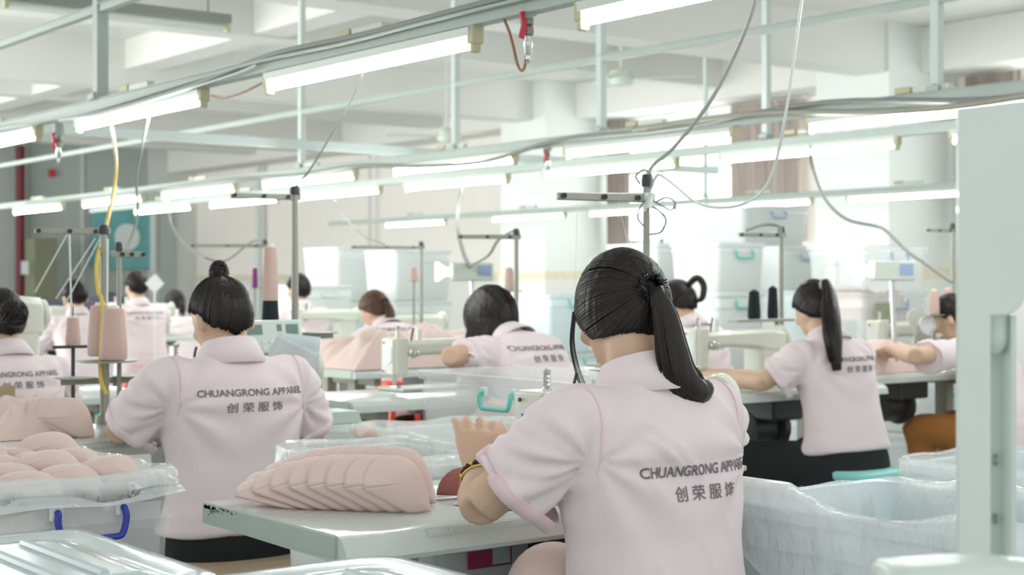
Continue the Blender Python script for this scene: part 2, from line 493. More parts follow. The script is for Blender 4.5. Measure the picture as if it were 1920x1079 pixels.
        insl = np.exp(-((ts - .09) / .07) ** 2) * (dd < .12) * (co[:, 0] * sgn > .14 * wide)
        amp += .0028 * np.sin(ang * 12 + ts * 60) * insl
    zz = (co[:, 2] - pz)
    wai = np.exp(-((zz - .03) / .09) ** 2)
    amp += .0050 * wai * np.array([fold_noise(p, 9, (.7, .7, 3.2)) for p in co + seed])
    amp += .0075 * np.array([fold_noise(p, 5, (1.5, 1.5, .75)) for p in co - seed]) * np.clip(1 - wai * .4, 0, 1) * np.clip((zz + .2) / .15, 0, 1)
    if hero:   # long diagonal folds from the left armpit and down the right side of the back
        def ridge(p0, p1, w, a):
            nonlocal amp
            p0 = np.array(p0); p1 = np.array(p1); d = p1 - p0; ln = np.sqrt((d ** 2).sum()); d /= ln
            q = co - p0; t = np.clip(q @ d, 0, ln); dist = np.sqrt(((q - t[:, None] * d) ** 2).sum(1))
            amp += a * np.exp(-(dist / w) ** 2) * np.sin(PI * np.clip(t / ln, .02, .98)) ** .5
        for (t0, x0, t1, x1, w, a) in ((.74, -.12, .55, -.06, .008, .007), (.80, -.10, .66, -.02, .007, .006), (.86, -.09, .62, .02, .009, .0045), (.68, -.15, .40, -.10, .009, .008),
                                       (.45, .0, .05, .07, .009, .008), (.52, .06, .1, .12, .008, .007), (.62, .15, .3, .13, .007, .007), (.35, -.08, .0, -.02, .01, .006), (.85, .10, .6, .14, .008, .005)):
            ridge(at(t0, x0 * wide, -.10)[0], at(t1, x1 * wide, -.115)[0], w * .9, a * 1.5)
    co2 = co + no * amp[:, None]
    sme.vertices.foreach_set('co', co2.reshape(-1)); sme.update()
    sme.materials.append(SHIRT)
    shirt = link('polo_shirt', sme, root, angle=180)
    bvh = BVHTree.FromPolygons([tuple(v.co) for v in sme.vertices], [tuple(p.vertices) for p in sme.polygons])
    # collar
    col = MB()
    P, X, B, E = at(1.0, 0, .004, 0)
    na = aN + math.radians(hp) * .25
    E = Vector((0, math.sin(na), math.cos(na))); B = Vector((0, math.cos(na), -math.sin(na)))
    R = []
    N = 44
    for j in range(N + 1):
        th = math.radians(98) + math.radians(344) * j / N
        c, s_ = math.cos(th), math.sin(th)
        bk = .5 - .5 * s_
        def q(r, z): return P + X * (r * c) + B * (r * .92 * s_) + E * z
        R.append([q(.062, -.012), q(.058, .016 + .012 * bk), q(.060, .024 + .012 * bk), q(.066, .025 + .012 * bk), q(.076, .010 + .004 * bk), q(.092 + .004 * bk, -.022 - .010 * bk)])
    col.sheet(R)
    part('collar', col, SHIRT, shirt, solid=.003, angle=60)
    # cuffs: turned hem at the end of each sleeve
    for sgn, C, ax in cuffs:
        side = ax.orthogonal().normalized(); oth = ax.cross(side)
        cm = MB(); RR = []
        for k, (o, rr) in enumerate(((-.02, 0), (-.019, .0038), (.004, .0042), (.006, 0), (.004, -.004))):
            ring = []
            for j in range(28):
                th = 2 * PI * j / 28; dv = side * math.cos(th) + oth * math.sin(th)
                base = C + ax * min(o, -.002)
                h = bvh.ray_cast(base + dv * .3, -dv, .3)
                r0 = (h[0] - base).length if h[0] is not None else .075
                r0 = min(r0, .095)
                ring.append(C + ax * o + dv * (r0 + rr))
            RR.append(ring)
        cm.rings(RR, False)
        part('sleeve_cuff', cm, SHIRTS if hero else SHIRT, shirt, angle=180)
    if hero or vox < .009:
        # armhole seams laid on the cloth
        for sgn, Sh, E_, H in arms:
            pts = []
            for k in range(15):
                a = -.9 + 2.5 * k / 14
                c0 = at(.845 + .0 * k, sgn * .142 * wide, 0)[0]
                dv = Vector((sgn * .18, -math.cos(a), math.sin(a))).normalized()
                h = bvh.ray_cast(c0 + dv * .3, -dv, .3)
                if h[0] is not None and (h[0] - c0).length < .16: pts.append(h[0] + h[1] * .0004)
            if len(pts) > 3:
                sm = MB(); sm.tube(pts, .0018, 5, 40); part('armhole_seam', sm, SHIRTS, shirt)
    # printing
    if printed:
        def lay(me, cx, cz, name):
            vs = [v.co.copy() for v in me.vertices]
            fr = at(.62, 0, 0); Pz = fr[0]
            for v, c in zip(me.vertices, vs):
                x = c.x + cx; z = pz + cz + c.y
                h = bvh.ray_cast(Vector((x, -1.2, z)), Vector((0, 1, 0)), 2)
                if h[0] is not None: v.co = h[0] + Vector((0, -.0012, 0)) + h[1] * .0006
                else: v.co = Vector((x, Pz.y, z))
            me.materials.append(PRINT)
            return link(name, me, shirt, smooth=False)
        w = prw * wide
        lay(text_mesh('CHUANGRONG APPAREL', .024, w, bold=.0004), prx, prz, 'printed_name')
        lay(text_mesh('创 荣 服 饰', .026, w * .53, bold=.0002), prx, prz - .038, 'printed_characters')
    # --- bottoms
    bm = bottoms or DARK
    t = MB()
    t.rings([ell(a, c * wide, d, 20, oy) for a, c, d, oy in ((-.26, .168, .125, .02), (-.18, .176, .135, .015), (0, .168, .12, 0), (.12, .15, .108, 0))])
    cut = legs == 'shorts'
    for hip, kn, an, ft in legp:
        t.tube([hip, hip.lerp(kn, .5), kn, kn + (an - kn).normalized() * (.03 if not cut else -.0)], [.094, .086, .072, .066], 14, 9)
        if not cut: t.tube([kn, kn.lerp(an, .4), an + Vector((0, 0, .03))], [.066, .064, .052], 14, 8)
    tm = remeshed(t, .012, 6); tm.materials.append(bm); link('trousers' if not cut else 'shorts', tm, root, angle=180)
    for hip, kn, an, ft in legp:
        sh = MB(); sh.ball((0, .055, 0), (.045, .13, .05), Matrix.Translation((an.x, an.y, .05)), 12, 8)
        part('shoe', sh, SHOE, root)
    # --- hair
    hm = hairm or HAIR
    hb = MB()
    RR = Vector((.079, .1, .106))
    rnd = random.Random(int(seed * 100) & 0xffff)
    def hl(az):     # hairline height (fraction) by azimuth 0 = face
        a = abs(az)
        return np.interp(a, [0, .5, 1.0, 1.35, 1.75, 2.2, PI], [.055, .05, .03, .018, -.025, -.062, -.078] if not (hero or style == 'bun') else [.055, .05, .035, .03, -.002, -.05, -.080] if style == 'bun' else [.055, .045, .0, -.052, -.064, -.070, -.080])
    def ep(az, z, k=1.0):
        zz = max(-.99, min(.99, z / RR.z)); q = math.sqrt(1 - zz * zz)
        return Vector((RR.x * q * math.sin(az) * k, RR.y * q * math.cos(az) * k, z * k + .010))
    # scalp shell
    G = []
    for i in range(41):
        az = -PI + 2 * PI * i / 40; z0 = hl(az)
        G.append([HM @ ep(az, z0 + (.1069 - z0) * (1 - (1 - k / 9) ** 1.8), .995) for k in range(10)])
    hb.sheet(G)
    th = .0015 if hero else .0026
    ns = 900 if hero else 320
    def arc(p0, p1, k0=1.0, k1=1.0, n=9, lift=0.0):
        a = Vector((p0.x / RR.x, p0.y / RR.y, (p0.z - .01) / RR.z)); c = Vector((p1.x / RR.x, p1.y / RR.y, (p1.z - .01) / RR.z))
        a.normalize(); c.normalize(); om = a.angle(c); out = []
        for i in range(n + 1):
            t_ = i / n
            v = (a * math.sin((1 - t_) * om) + c * math.sin(t_ * om)) / max(math.sin(om), 1e-4); v.normalize()
            k = k0 + (k1 - k0) * t_ + lift * math.sin(PI * t_)
            out.append(HM @ Vector((v.x * RR.x * k, v.y * RR.y * k, v.z * RR.z * k + .01)))
        return out
    def bundle(path, rad, n, thk, flat=1.0, fray=.0, m=None, core=True):
        path = catmull(path, 16); path = [Vector(p) for p in path]
        rr = np.interp(np.linspace(0, 1, 17), np.linspace(0, 1, len(rad)), rad)
        if core: (m or hb).tube(path, list(rr * .82), 10)
        fr = []
        for i, p in enumerate(path):
            tn = (path[min(i + 1, 16)] - path[max(i - 1, 0)]).normalized(); X_ = Vector((1, 0, 0)); X_ -= tn * X_.dot(tn); X_.normalize(); fr.append((X_, tn.cross(X_)))
        for k in range(n):
            a = rnd.uniform(0, 2 * PI); q = rnd.uniform(.8, 1.02); e = rnd.uniform(.86, 1.0); dz = rnd.uniform(-.25, .25)
            pts = []
            m_ = int(16 * e)
            for i in range(m_ + 1):
                an_ = a + dz * i / 16; f_ = q + fray * (i / 16) ** 3 * rnd.uniform(0, 1)
                pts.append(path[i] + fr[i][0] * (rr[i] * f_ * math.cos(an_)) + fr[i][1] * (rr[i] * flat * f_ * math.sin(an_)))
            (m or hb).tube(pts, [thk] * (len(pts) - 1) + [thk * .3], 4)
    if style in ('pony', 'highpony', 'bun', 'lowbun', 'loop'):
        tie = {'pony': ep(PI + (.06 if hero else 0), -.012), 'highpony': ep(PI, .045), 'bun': ep(PI, .09), 'lowbun': ep(PI, -.02), 'loop': ep(PI, .03)}[style]
        for k in range(ns):
            az = -PI + 2 * PI * (k + rnd.random()) / ns
            hb.tube(arc(ep(az, hl(az) + rnd.uniform(-.004, .006)), tie, 1.0 + rnd.uniform(-.006, .012), 1.03 + rnd.uniform(0, .02), 9, .02), [th, th * 1.2, th], 4)
        T = HM @ (tie * 1.06)
        back = (RH @ Vector((0, -1, 0)))
        hair = part('hair', hb, hm, root, angle=180)
        bandm = MB()
        if hero or style == 'pony':
            for k in range(9 if hero else 4):
                a0 = k * .7
                ring = [T + Vector((math.cos(q_) * .021, .006 * math.sin(3 * q_ + a0), math.sin(q_) * .019)) + back * (.002 * k - .006) for q_ in np.linspace(0, 2 * PI, 19)]
                bandm.tube(ring, .0022, 5)
            if hero:
                for k in range(70):
                    q_ = rnd.uniform(0, 2 * PI); v = Vector((math.cos(q_), rnd.uniform(-.7, .7), math.sin(q_))).normalized()
                    bandm.tube([T + v * .018, T + v * rnd.uniform(.026, .034)], [.0016, .0009], 4)
            part('hair_tie', bandm, mat('hair tie', (.01, .01, .012), .25), hair)
        elif style == 'highpony':
            ring = [T + Vector((math.cos(q_) * .024, .012 * math.cos(q_), math.sin(q_) * .018)) + back * .004 for q_ in np.linspace(0, 2 * PI, 17)]
            bandm.tube(ring, .005, 6); part('hair_tie', bandm, mat('pale tie', (.62, .55, .55), .5), hair)
        tail = MB()
        if style in ('pony', 'highpony'):
            pp = ponyp or [(0, -.02, 0), (0, -.045, -.06), (0, -.03, -.15), (0, -.0, -.22)]
            pts = [T + Vector(p) for p in pp]
            rad = [.014, .025, .033, .036, .032, .018] if hero else [.014, .026, .03, .028, .014] if style == 'pony' else [.016, .028, .038, .038, .020]
            bundle(pts, rad, 260 if hero else 90, th * .9, .6, .15, m=tail)
            part('ponytail', tail, hm, hair, angle=180)
        else:
            c0 = T + back * .012 + Vector((0, 0, .0)); 
            up = (RH @ Vector((0, 0, 1)))
            if style == 'bun':
                c0 = HM @ Vector((0, -.035, .118)); br = (.022, .024, .032)
            elif style == 'lowbun': c0 = T + back * .02; br = (.045, .036, .045)
            else: c0 = T + back * .03 + Vector((0, 0, -.01)); br = None
            if br:
                tail.ball(c0, br, None, 14, 10)
                for k in range(70):
                    a = rnd.uniform(0, 2 * PI); ax = Vector((rnd.gauss(0, .5), rnd.gauss(0, 1), rnd.gauss(0, .5))).normalized(); s1 = ax.orthogonal().normalized(); s2 = ax.cross(s1)
                    q = rnd.uniform(1.0, 1.12)
                    tail.tube([c0 + Vector([(s1 * math.cos(a + w_) + s2 * math.sin(a + w_))[i] * br[i] * q for i in range(3)]) for w_ in np.linspace(0, 2.6, 9)], th * 1.1, 4)
            else:
                lp = [T, T + Vector((.03, -.03, .035)), T + Vector((.045, -.06, -.0)), T + Vector((.035, -.06, -.06)), T + Vector((.01, -.04, -.075))]
                bundle(lp, [.012, .014, .014, .012, .008], 40, th, 1, 0, m=tail)
            part('hair_bun', tail, hm, hair, angle=180)
            if hero or style == 'bun':
                pass
    else:
        if style == 'short':
            cr = ep(PI, .085)
            for k in range(ns + 80):
                az = -PI + 2 * PI * rnd.random(); z = hl(az) * .8 + rnd.uniform(-.002, .07)
                z = min(z, .1)
                hb.tube(arc(cr, ep(az, z), 1.02, 1.03, 6, .03)[1:], th * 1.1, 4)
            part('hair', hb, hm, root, angle=180)
        else:   # bob falling forward with the head
            for k in range(ns + 160):
                az = -PI + 2 * PI * rnd.random()
                if abs(az) < .7: az = math.copysign(.7 + rnd.random() * .5, az)
                top = ep(math.copysign(.2, az), .104)
                p = arc(top, ep(az, hl(az) * .5 - .03), 1.0, 1.12, 7, .03)
                ln = rnd.uniform(.10, .17)
                dr = (p[-1] - hc); dr.z = 0; dr.normalize()
                p += [p[-1] + Vector((0, .2, -1)).normalized() * ln * .5 + dr * .006, p[-1] + Vector((0, .35, -1)).normalized() * ln + dr * .004]
                hb.tube(p, [th * 1.5] * (len(p) - 1) + [th * .3], 4)
            part('hair', hb, hm, root, angle=180)
    root['_d'] = 0; del root['_d']
    return dict(root=root, HM=HM, hc=hc, arms=arms, pz=pz, at=at, hair=None, body=body, shirt=shirt, bvh=bvh)
def stool(loc, h, m, label, rotz=0, top=.13, group=None, cat='stool'):
    e = empty('plastic_stool', (loc[0], loc[1], 0), rotz, label=label, cat=cat, group=group)
    s = MB(); s.rbox((-top, -top, h - .035), (top, top, h), .04)
    part('seat', s, m, e, angle=60)
    b = top + .04
    for sx in (-1, 1):
        for sy in (-1, 1):
            l = MB()
            R = []
            for z, k, w in ((0, 1, .022), (h * .5, .5, .026), (h - .12, .22, .034), (h - .06, .1, .06), (h - .03, .0, .10)):
                cx = sx * (b * k + (top - .012) * (1 - k)); cy = sy * (b * k + (top - .012) * (1 - k))
                R.append([(cx, cy, z), (cx - sx * w, cy, z), (cx - sx * w, cy - sy * .006, z), (cx - sx * .006, cy - sy * .006, z), (cx - sx * .006, cy - sy * w, z), (cx, cy - sy * w, z)])
            l.rings(R); part('leg', l, m, e, angle=50)
    return e
# ------------------------------------------------------------------ workshop equipment
TABLES = {}
def sewing_table(key, x0, y0, label, w=1.06, dp=.5, z=.75, th=.038, ruler=False, motor=True, chips=False, leg=(.16,)):
    e = empty('sewing_table', (x0, y0, 0), label=label, cat='table', group=None)
    TABLES[key] = e
    t = MB()
    # top with a broad rounded front edge
    pr = [(0.0, z - th), (.0, z - th + .004), (.004, z - .016), (.016, z - .004), (.034, z), (dp, z), (dp, z - th)]
    if chips: pr = [(0.0, z - th - .008), (-.004, z - th), (.004, z - .022), (.016, z - .006), (.034, z), (dp, z), (dp, z - th)]
    t.rings([[(0, y, q) for y, q in pr], [(w, y, q) for y, q in pr]])
    part('tabletop', t, TABLE, e, angle=30)
    for xa in (-.004, w):
        b = MB(); b.box((xa, .03, z - th), (xa + .004, dp - .002, z - .002)); part('edge_strip', b, TEDGE, e, smooth=False)
    if chips:
        rnd = random.Random(3); c = MB()
        for k in range(60):
            yy = dp - .004 - abs(rnd.gauss(0, .06)); zz = z - .003 - abs(rnd.gauss(0, .005)); s = rnd.uniform(.001, .0075) * (.8 if yy > dp - .05 else .6)
            if yy < .05: continue
            c.add([(-.0045, yy, zz), (-.0045, yy - s, zz - s * .5), (-.0045, yy - s * 2.2, zz - s * .1), (-.0045, yy - s, zz + s * .5)], [(0, 1, 2, 3)])
        part('worn_edge_spots', c, CHIP, e, smooth=False)
    if ruler:
        r = MB(); x1 = w - .12
        rx0 = .16
        n = 90
        def onb(x, q):  # on the sloping front edge
            return (x, .004 + .012 * q - .0006, z - .016 + .012 * q + .0006)
        for i in range(n):
            x = rx0 + (x1 - rx0) * i / n; l = .5 if i % 5 else 1.0
            r.add([onb(x, 0), onb(x + .0012, 0), onb(x + .0012, l), onb(x, l)], [(0, 1, 2, 3)])
        for q in (0.0, 1.0):
            r.add([onb(rx0, q), onb(x1, q), onb(x1, q - .06), onb(rx0, q - .06)], [(3, 2, 1, 0)])
        for i in range(n // 5):   # second row on the flat
            x = rx0 + (x1 - rx0) * (i + .5) / (n // 5)
            r.add([(x, .036, z + .0006), (x + .0012, .036, z + .0006), (x + .0012, .044, z + .0006), (x, .044, z + .0006)], [(0, 1, 2, 3)])
        part('ruler_marks', r, RULE, e, smooth=False)
    for sx in leg + (w - .16,):
        l = MB(); l.box((sx - .03, dp / 2 - .035, .06), (sx + .03, dp / 2 + .035, z - th)); l.box((sx - .03, .04, .0), (sx + .03, dp - .04, .05))
        l.box((sx - .02, .06, z - th - .04), (sx + .02, dp - .06, z - th - .001))
        part('leg', l, LEGM, e, bevel=.006)
    l = MB(); l.box((.16, dp / 2 - .015, .20), (w - .16, dp / 2 + .015, .26)); part('stretcher', l, LEGM, e, smooth=False)
    if motor:
        m = MB(); M = Matrix.Translation((w * .62, dp * .55, z - .17)) @ Matrix.Rotation(PI / 2, 4, 'Y')
        m.lathe([(.03, -.14), (.07, -.13), (.075, -.02), (.06, 0), (.09, .01), (.09, .04), (.03, .05)], M, 18)
        m.box((w * .62 - .05, dp * .45, z - .13), (w * .62 + .03, dp * .65, z - th))
        part('motor', m, DARKM, e)
        m = MB(); m.box((w * .50, dp * .25, z - .13), (w * .66, dp * .75, z - th - .0)); part('oil_pan', m, DARKM, e, bevel=.01)
    return e
def lockstitch(loc, label, sc=(1, 1, .70), brand=True, m=None, rotz=0, bedtext=False, panel=False):
    m = m or CREAMM
    e = empty('sewing_machine', loc, rotz, label=label, cat='sewing machine')
    X, Y, Z = sc
    def B(*a): return tuple((p[0] * X, p[1] * Y, p[2] * Z) for p in a)
    b = MB(); b.box(*B((-.24, -.09, 0), (.25, .09, .018))); part('bed', b, MGREEN, e, bevel=.004)
    b = MB(); b.rbox(*B((.10, -.055, .018), (.23, .06, .22)), .022); part('column', b, m, e, bevel=.0)
    # arm profile
    R = []
    for x, z0, z1, d in ((-.19, .185, .268, .042), (-.05, .19, .272, .046), (.08, .18, .275, .055), (.15, .16, .278, .062), (.235, .16, .272, .058), (.245, .17, .262, .05)):
        R.append([(x * X, y * Y, z * Z) for y, z in ((-d, z0 + .015), (-d + .012, z0), (d - .012, z0), (d, z0 + .015), (d, z1 - .02), (d - .02, z1), (-d + .02, z1), (-d, z1 - .02))])
    b = MB(); b.rings(R); part('arm', b, m, e, angle=30, bevel=.004)
    b = MB(); b.rbox(*B((-.245, -.045, .085), (-.185, .048, .285)), .010); part('needle_head', b, m, e, bevel=.003)
    f = MB(); f.rbox(*B((-.252, -.038, .09), (-.245, .040, .278)), .006 * 0 + .003); fp = part('face_plate', f, m, e, bevel=.002)
    for zz, yy in ((.258, .018), (.105, .022)):
        s = MB(); s.lathe([(.0045, 0), (.0045, .003)], Matrix.Translation((-.2555 * X, yy * Y, zz * Z)) @ Matrix.Rotation(-PI / 2, 4, 'Y'), 10); part('screw', s, DARKM, fp)
    bd = MB(); o = [(.030, .235), (-.026, .235), (-.031, .225), (-.031, .165), (-.020, .148), (0, .140), (.020, .148), (.033, .165), (.033, .228)]
    bd.rings([[(-.2525 * X, y * Y, z * Z) for y, z in o], [(-.2545 * X, y * Y * .98, z * Z) for y, z in o]])
    bp = part('badge', bd, BADGE, fp, smooth=False)
    if brand:
        t = text_mesh('JUKI', .018, .036, bold=.0011)
        t.transform(Matrix.Translation((-.2550 * X, 0, .197 * Z)) @ Matrix.Rotation(-PI / 2, 4, 'Z') @ Matrix.Rotation(PI / 2, 4, 'X'))
        t.materials.append(BLUETX); link('brand_name', t, bp, smooth=False)
        t = text_mesh('JUKI', .035, .085, bold=.0014)
        t.transform(Matrix.Translation((.0, -.0505 * Y, .222 * Z)) @ Matrix.Rotation(PI / 2, 4, 'X')); t.materials.append(BLUETX); link('brand_name', t, e, smooth=False)
    n = MB(); n.tube([(-.215 * X, 0, .09 * Z), (-.215 * X, 0, .03 * Z)], .004, 8); n.tube([(-.215 * X, .0, .04 * Z), (-.215 * X, 0, .018 * Z)], .0012, 6); part('needle_bar', n, STEEL, e)
    n = MB(); n.tube([(-.215 * X, .015, .09 * Z), (-.215 * X, .015, .03 * Z)], .004, 8); n.box((-.225 * X, -.02, .019 * Z), (-.205 * X, .02, .026 * Z)); part('presser_foot', n, STEEL, e)
    h = MB(); h.lathe([(.02, 0), (.052, .0), (.058, .006), (.058, .018), (.045, .024), (.03, .036), (.01, .04)], Matrix.Translation((.247 * X, 0, .222 * Z)) @ Matrix.Rotation(PI / 2, 4, 'Y'), 24)
    part('handwheel', h, m if brand else CREAMM, e)
    k = MB(); k.lathe([(.016, 0), (.018, .006), (.012, .012), (.012, .03), (.004, .034)], Matrix.Translation((-.17 * X, -.045 * Y, .20 * Z)) @ Matrix.Rotation(PI / 2, 4, 'X'), 14)
    part('tension_dial', k, STEEL, e)
    k = MB(); 
    k.lathe([(.011, 0), (.011, .004), (.0065, .006), (.009, .010), (.0065, .014), (.009, .018), (.0065, .022), (.009, .026), (.0065, .03), (.008, .034), (.008, .042), (.003, .044)], Matrix.Translation((-.205 * X, .0, .285 * Z)), 12)
    part('pressure_spring', k, STEEL, e)
    k = MB(); k.tube([(-.16 * X, -.02, .24 * Z), (-.16 * X, -.03, .31 * Z), (-.155 * X, -.03, .335 * Z)], .0042, 6, flat=.4); part('take_up_lever', k, DARKM, e)
    k = MB(); k.box((-.13 * X, -.022, .268 * Z), (-.11 * X, -.005, .33 * Z)); part('thread_guide', k, WHITEP, e, bevel=.003)
    if panel:
        p = MB(); M = Matrix.Translation((-.02 * X, .02, .285 * Z + .002)) @ Matrix.Rotation(math.radians(-12), 4, 'X')
        M = Matrix.Translation((.10, .02, .285 * Z + .002)) @ Matrix.Rotation(math.radians(-12), 4, 'X'); p.box((-.115, -.03, 0), (.115, .03, .10), M); pp = part('control_box', p, GREEN2, e, bevel=.006)
        
        for xa, xb, za in ((-.10, -.02, .055), (.03, .045, .065), (.06, .10, .055)):
            d = MB(); d.box((xa, -.032, za), (xb, -.030, .085), M); part('display', d, DISP, pp, smooth=False)
        d = MB()
        for i in range(8):
            for j in range(2): d.box((-.10 + .025 * i, -.033, .01 + .018 * j), (-.085 + .025 * i, -.030, .02 + .018 * j), M)
        part('keys', d, BADGE, pp, smooth=False)
    return e
def cone(loc, h, r, m, label, group=None, core=CONEW, corek=.0, cat='thread cone', pin=True):
    e = empty('thread_cone', loc, label=label, cat=cat, group=group)
    c = MB(); c.lathe([(r * .9, h * corek), (r, h * corek + .008), (r * .98, h * .3 + h * corek * .7), (r * .80, h * .90), (r * .74, h * .955), (r * .45, h * .97)], None, 24)
    part('thread_winding', c, m, e, angle=50)
    c = MB(); c.lathe([(r * .82, 0), (r * .80, .003), (r * .42, h * .98), (r * .36, h * 1.02), (r * .2, h * 1.02)], None, 20)
    part('core', c, core, e, angle=50)
    return e
def thread_stand(base, ztop, label, arm=.2, armdir=(-1, 0), armz=-.02, trayz=None, traydir=1, thick=.0075, tray=True, m=None, second=False, arms=1):
    m = m or STANDM
    e = empty('thread_stand', base, label=label, cat='thread stand')
    H = ztop - base[2]
    p = MB(); p.tube([(0, 0, 0), (0, 0, H)], thick, 12); p.lathe([(thick * 2.2, 0), (thick * 2.2, .02), (thick, .025)], None, 14); part('pole', p, m, e)
    c = MB(); c.lathe([(thick * 1.4, H - .012), (thick * 1.5, H), (thick * 1.2, H + .014), (thick * .5, H + .016)], None, 12); part('cap', c, DARKM, e)
    for k in range(arms):
        d = Vector((armdir[0], armdir[1], 0)).normalized() * (1 if k == 0 else -1); s = Vector((-d.y, d.x, 0)); z = H + armz - .05 * k
        a = MB(); q = [Vector((0, 0, z)) - d * .02, d * arm * (1 if k == 0 else .5) + Vector((0, 0, z))]
        a.add([q[0] + s * .006 + Vector((0, 0, -.009)), q[1] + s * .006 + Vector((0, 0, -.009)), q[1] + s * .006 + Vector((0, 0, .007)), q[0] + s * .006 + Vector((0, 0, .012)),
               q[0] - s * .006 + Vector((0, 0, -.009)), q[1] - s * .006 + Vector((0, 0, -.009)), q[1] - s * .006 + Vector((0, 0, .007)), q[0] - s * .006 + Vector((0, 0, .012))],
              [(0, 1, 2, 3), (7, 6, 5, 4), (0, 4, 5, 1), (3, 2, 6, 7), (1, 5, 6, 2), (0, 3, 7, 4)])
        ap = part('guide_arm', a, m, e, bevel=.003)
        for t in (.95, .5, .12):
            g = MB()
            c0 = d * arm * (1 if k == 0 else .5) * t + Vector((0, 0, z))
            n_ = -s if (-s).y < 0 else s
            g.lathe([(.0062, .0), (.0062, .0065), (.0035, .0066), (.0035, .0045)], Matrix.Translation(c0 + n_ * .0055) @ n_.to_track_quat('Z', 'Y').to_matrix().to_4x4(), 12)
            part('thread_eyelet', g, DARKM, ap)
    if tray:
        tz = (trayz if trayz is not None else base[2] + .18) - base[2]
        t = MB(); t.lathe([(.05, tz - .004), (.062, tz - .002), (.062, tz), (.05, tz)], Matrix.Translation((-.085 * traydir, 0, 0)), 24)
        t.lathe([(.05, tz - .004), (.062, tz - .002), (.062, tz), (.05, tz)], Matrix.Translation((.085 * traydir, 0, 0)), 24)
        t.box((-.13, -.010, tz - .02), (.13, .010, tz - .004)); part('spool_tray', t, m, e)
    return e
def bin_box(x0, y0, x1, y1, z0, z1, label, m=None, handle=BLUEP, group=None, lid=False, hface=('y0',), name='storage_bin', hdl=.14, lip=True, hz=.045, taper=.93, lidm=None):
    m = m or BINM
    cx, cy = (x0 + x1) / 2, (y0 + y1) / 2; w, d, h = (x1 - x0) / 2, (y1 - y0) / 2, z1 - z0
    e = empty(name, (cx, cy, z0), label=label, cat='storage bin', group=group)
    r = min(w, d) * .16
    def ring(k, z, g=0): return [(x, y, z) for x, y in rrect(-w * k - g, -d * k - g, w * k + g, d * k + g, r, 4)]
    b = MB()
    t = .003
    R = [ring(taper * .98, .004), ring(taper, .012), ring(taper + (1 - taper) * .82, h * .80), ring(taper + (1 - taper) * .82, h * .80, .006), ring(1, h - .03, -.004), ring(1, h - .026, .008), ring(1, h - .004, .010), ring(1, h, .006), ring(1, h - .003, -.006), ring(1, h - .03, -.010), ring(taper, .016, -.004)]
    b.rings(R, True)
    part('body', b, m, e, angle=50)
    for f in hface:
        hb = MB()
        if f[0] == 'y': p = lambda a, o, z: (a, (-d if f == 'y0' else d) + (-o if f == 'y0' else o), z)
        else: p = lambda a, o, z: ((-w if f == 'x0' else w) + (-o if f == 'x0' else o), a, z)
        hh = hdl / 2; zt = h - .048
        hb.tube([p(-hh, .006, zt), p(-hh, .018, zt), p(-hh - .002, .022, zt - hz * .35), p(-hh + .006, .024, zt - hz * .9), p(-hh + .02, .025, zt - hz), p(0, .025, zt - hz * 1.0), p(hh - .02, .025, zt - hz), p(hh - .006, .024, zt - hz * .9), p(hh + .002, .022, zt - hz * .35), p(hh, .018, zt), p(hh, .006, zt)], .0065, 8, 40)
        hp_ = part('handle', hb, handle, e)
        for sg in (-1, 1):
            hb = MB(); a = p(sg * hh - .012, .0, zt - .014); c = p(sg * hh + .012, .014, zt + .014)
            hb.box(tuple(min(a[i], c[i]) for i in range(3)), tuple(max(a[i], c[i]) for i in range(3)))
            part('handle_socket', hb, BINW, e, bevel=.003)
    if lid:
        l = MB()
        L = [ring(1, h - .012, .012), ring(1, h + .004, .014), ring(1, h + .012, .008), ring(1, h + .014, -.012), ring(1, h + .008, -.030), ring(1, h + .008, -.05), ring(1, h + .012, -.058), ring(1, h + .012, -.075)]
        l.rings(L, True)
        lp = part('lid', l, lidm or LIDM, e, angle=60)
        l = MB(); n = 7
        for i in range(n):
            xx = -w * .62 + w * 1.24 * i / (n - 1)
            l.tube([(xx, -d * .62, h + .014), (xx, d * .62, h + .014)], .007, 8, flat=1.0)
        l.tube([(w * .30, -d * .72, h + .014), (w * .75, -d * .72, h + .014)], .004, 6)
        part('rib', l, lidm or LIDM, lp)
    return e
def pile(name, x0, y0, x1, y1, z0, h, m, label, cat='fabric pile', seed=1, f=9, n=56, sharp=1, amp=.4, kind='stuff'):
    w, d = (x1 - x0) / 2, (y1 - y0) / 2; c = ((x0 + x1) / 2, (y0 + y1) / 2)
    G = []
    for i in range(n + 1):
        row = []
        for j in range(n + 1):
            u = i / n * 2 - 1; v = j / n * 2 - 1
            q = max(abs(u), abs(v)); e_ = (1 - max(0, q) ** 5)
            p = Vector((u * w * f + seed * 3.7, v * d * f, seed)); 
            nn = noise.noise(p); rid = 1 - abs(noise.noise(p * 1.7 + Vector((9, 2, 4)))) * 2.2
            z = z0 + e_ * h * (.62 + amp * nn + .22 * rid * sharp)
            bx = u * w * (1 + .05 * noise.noise(p * .7)); by = v * d * (1 + .05 * noise.noise(p * .9 + Vector((3, 3, 3))))
            if q >= .999: z = z0 + .001
            row.append((bx, by, max(z, z0 + .001) - z0))
        G.append(row)
    mb = MB(); mb.sheet([list(r) for r in G][::-1])
    return tag(part(name, mb, m, loc=(c[0], c[1], z0), angle=180), label, cat, kind=kind)
CUPME = {}
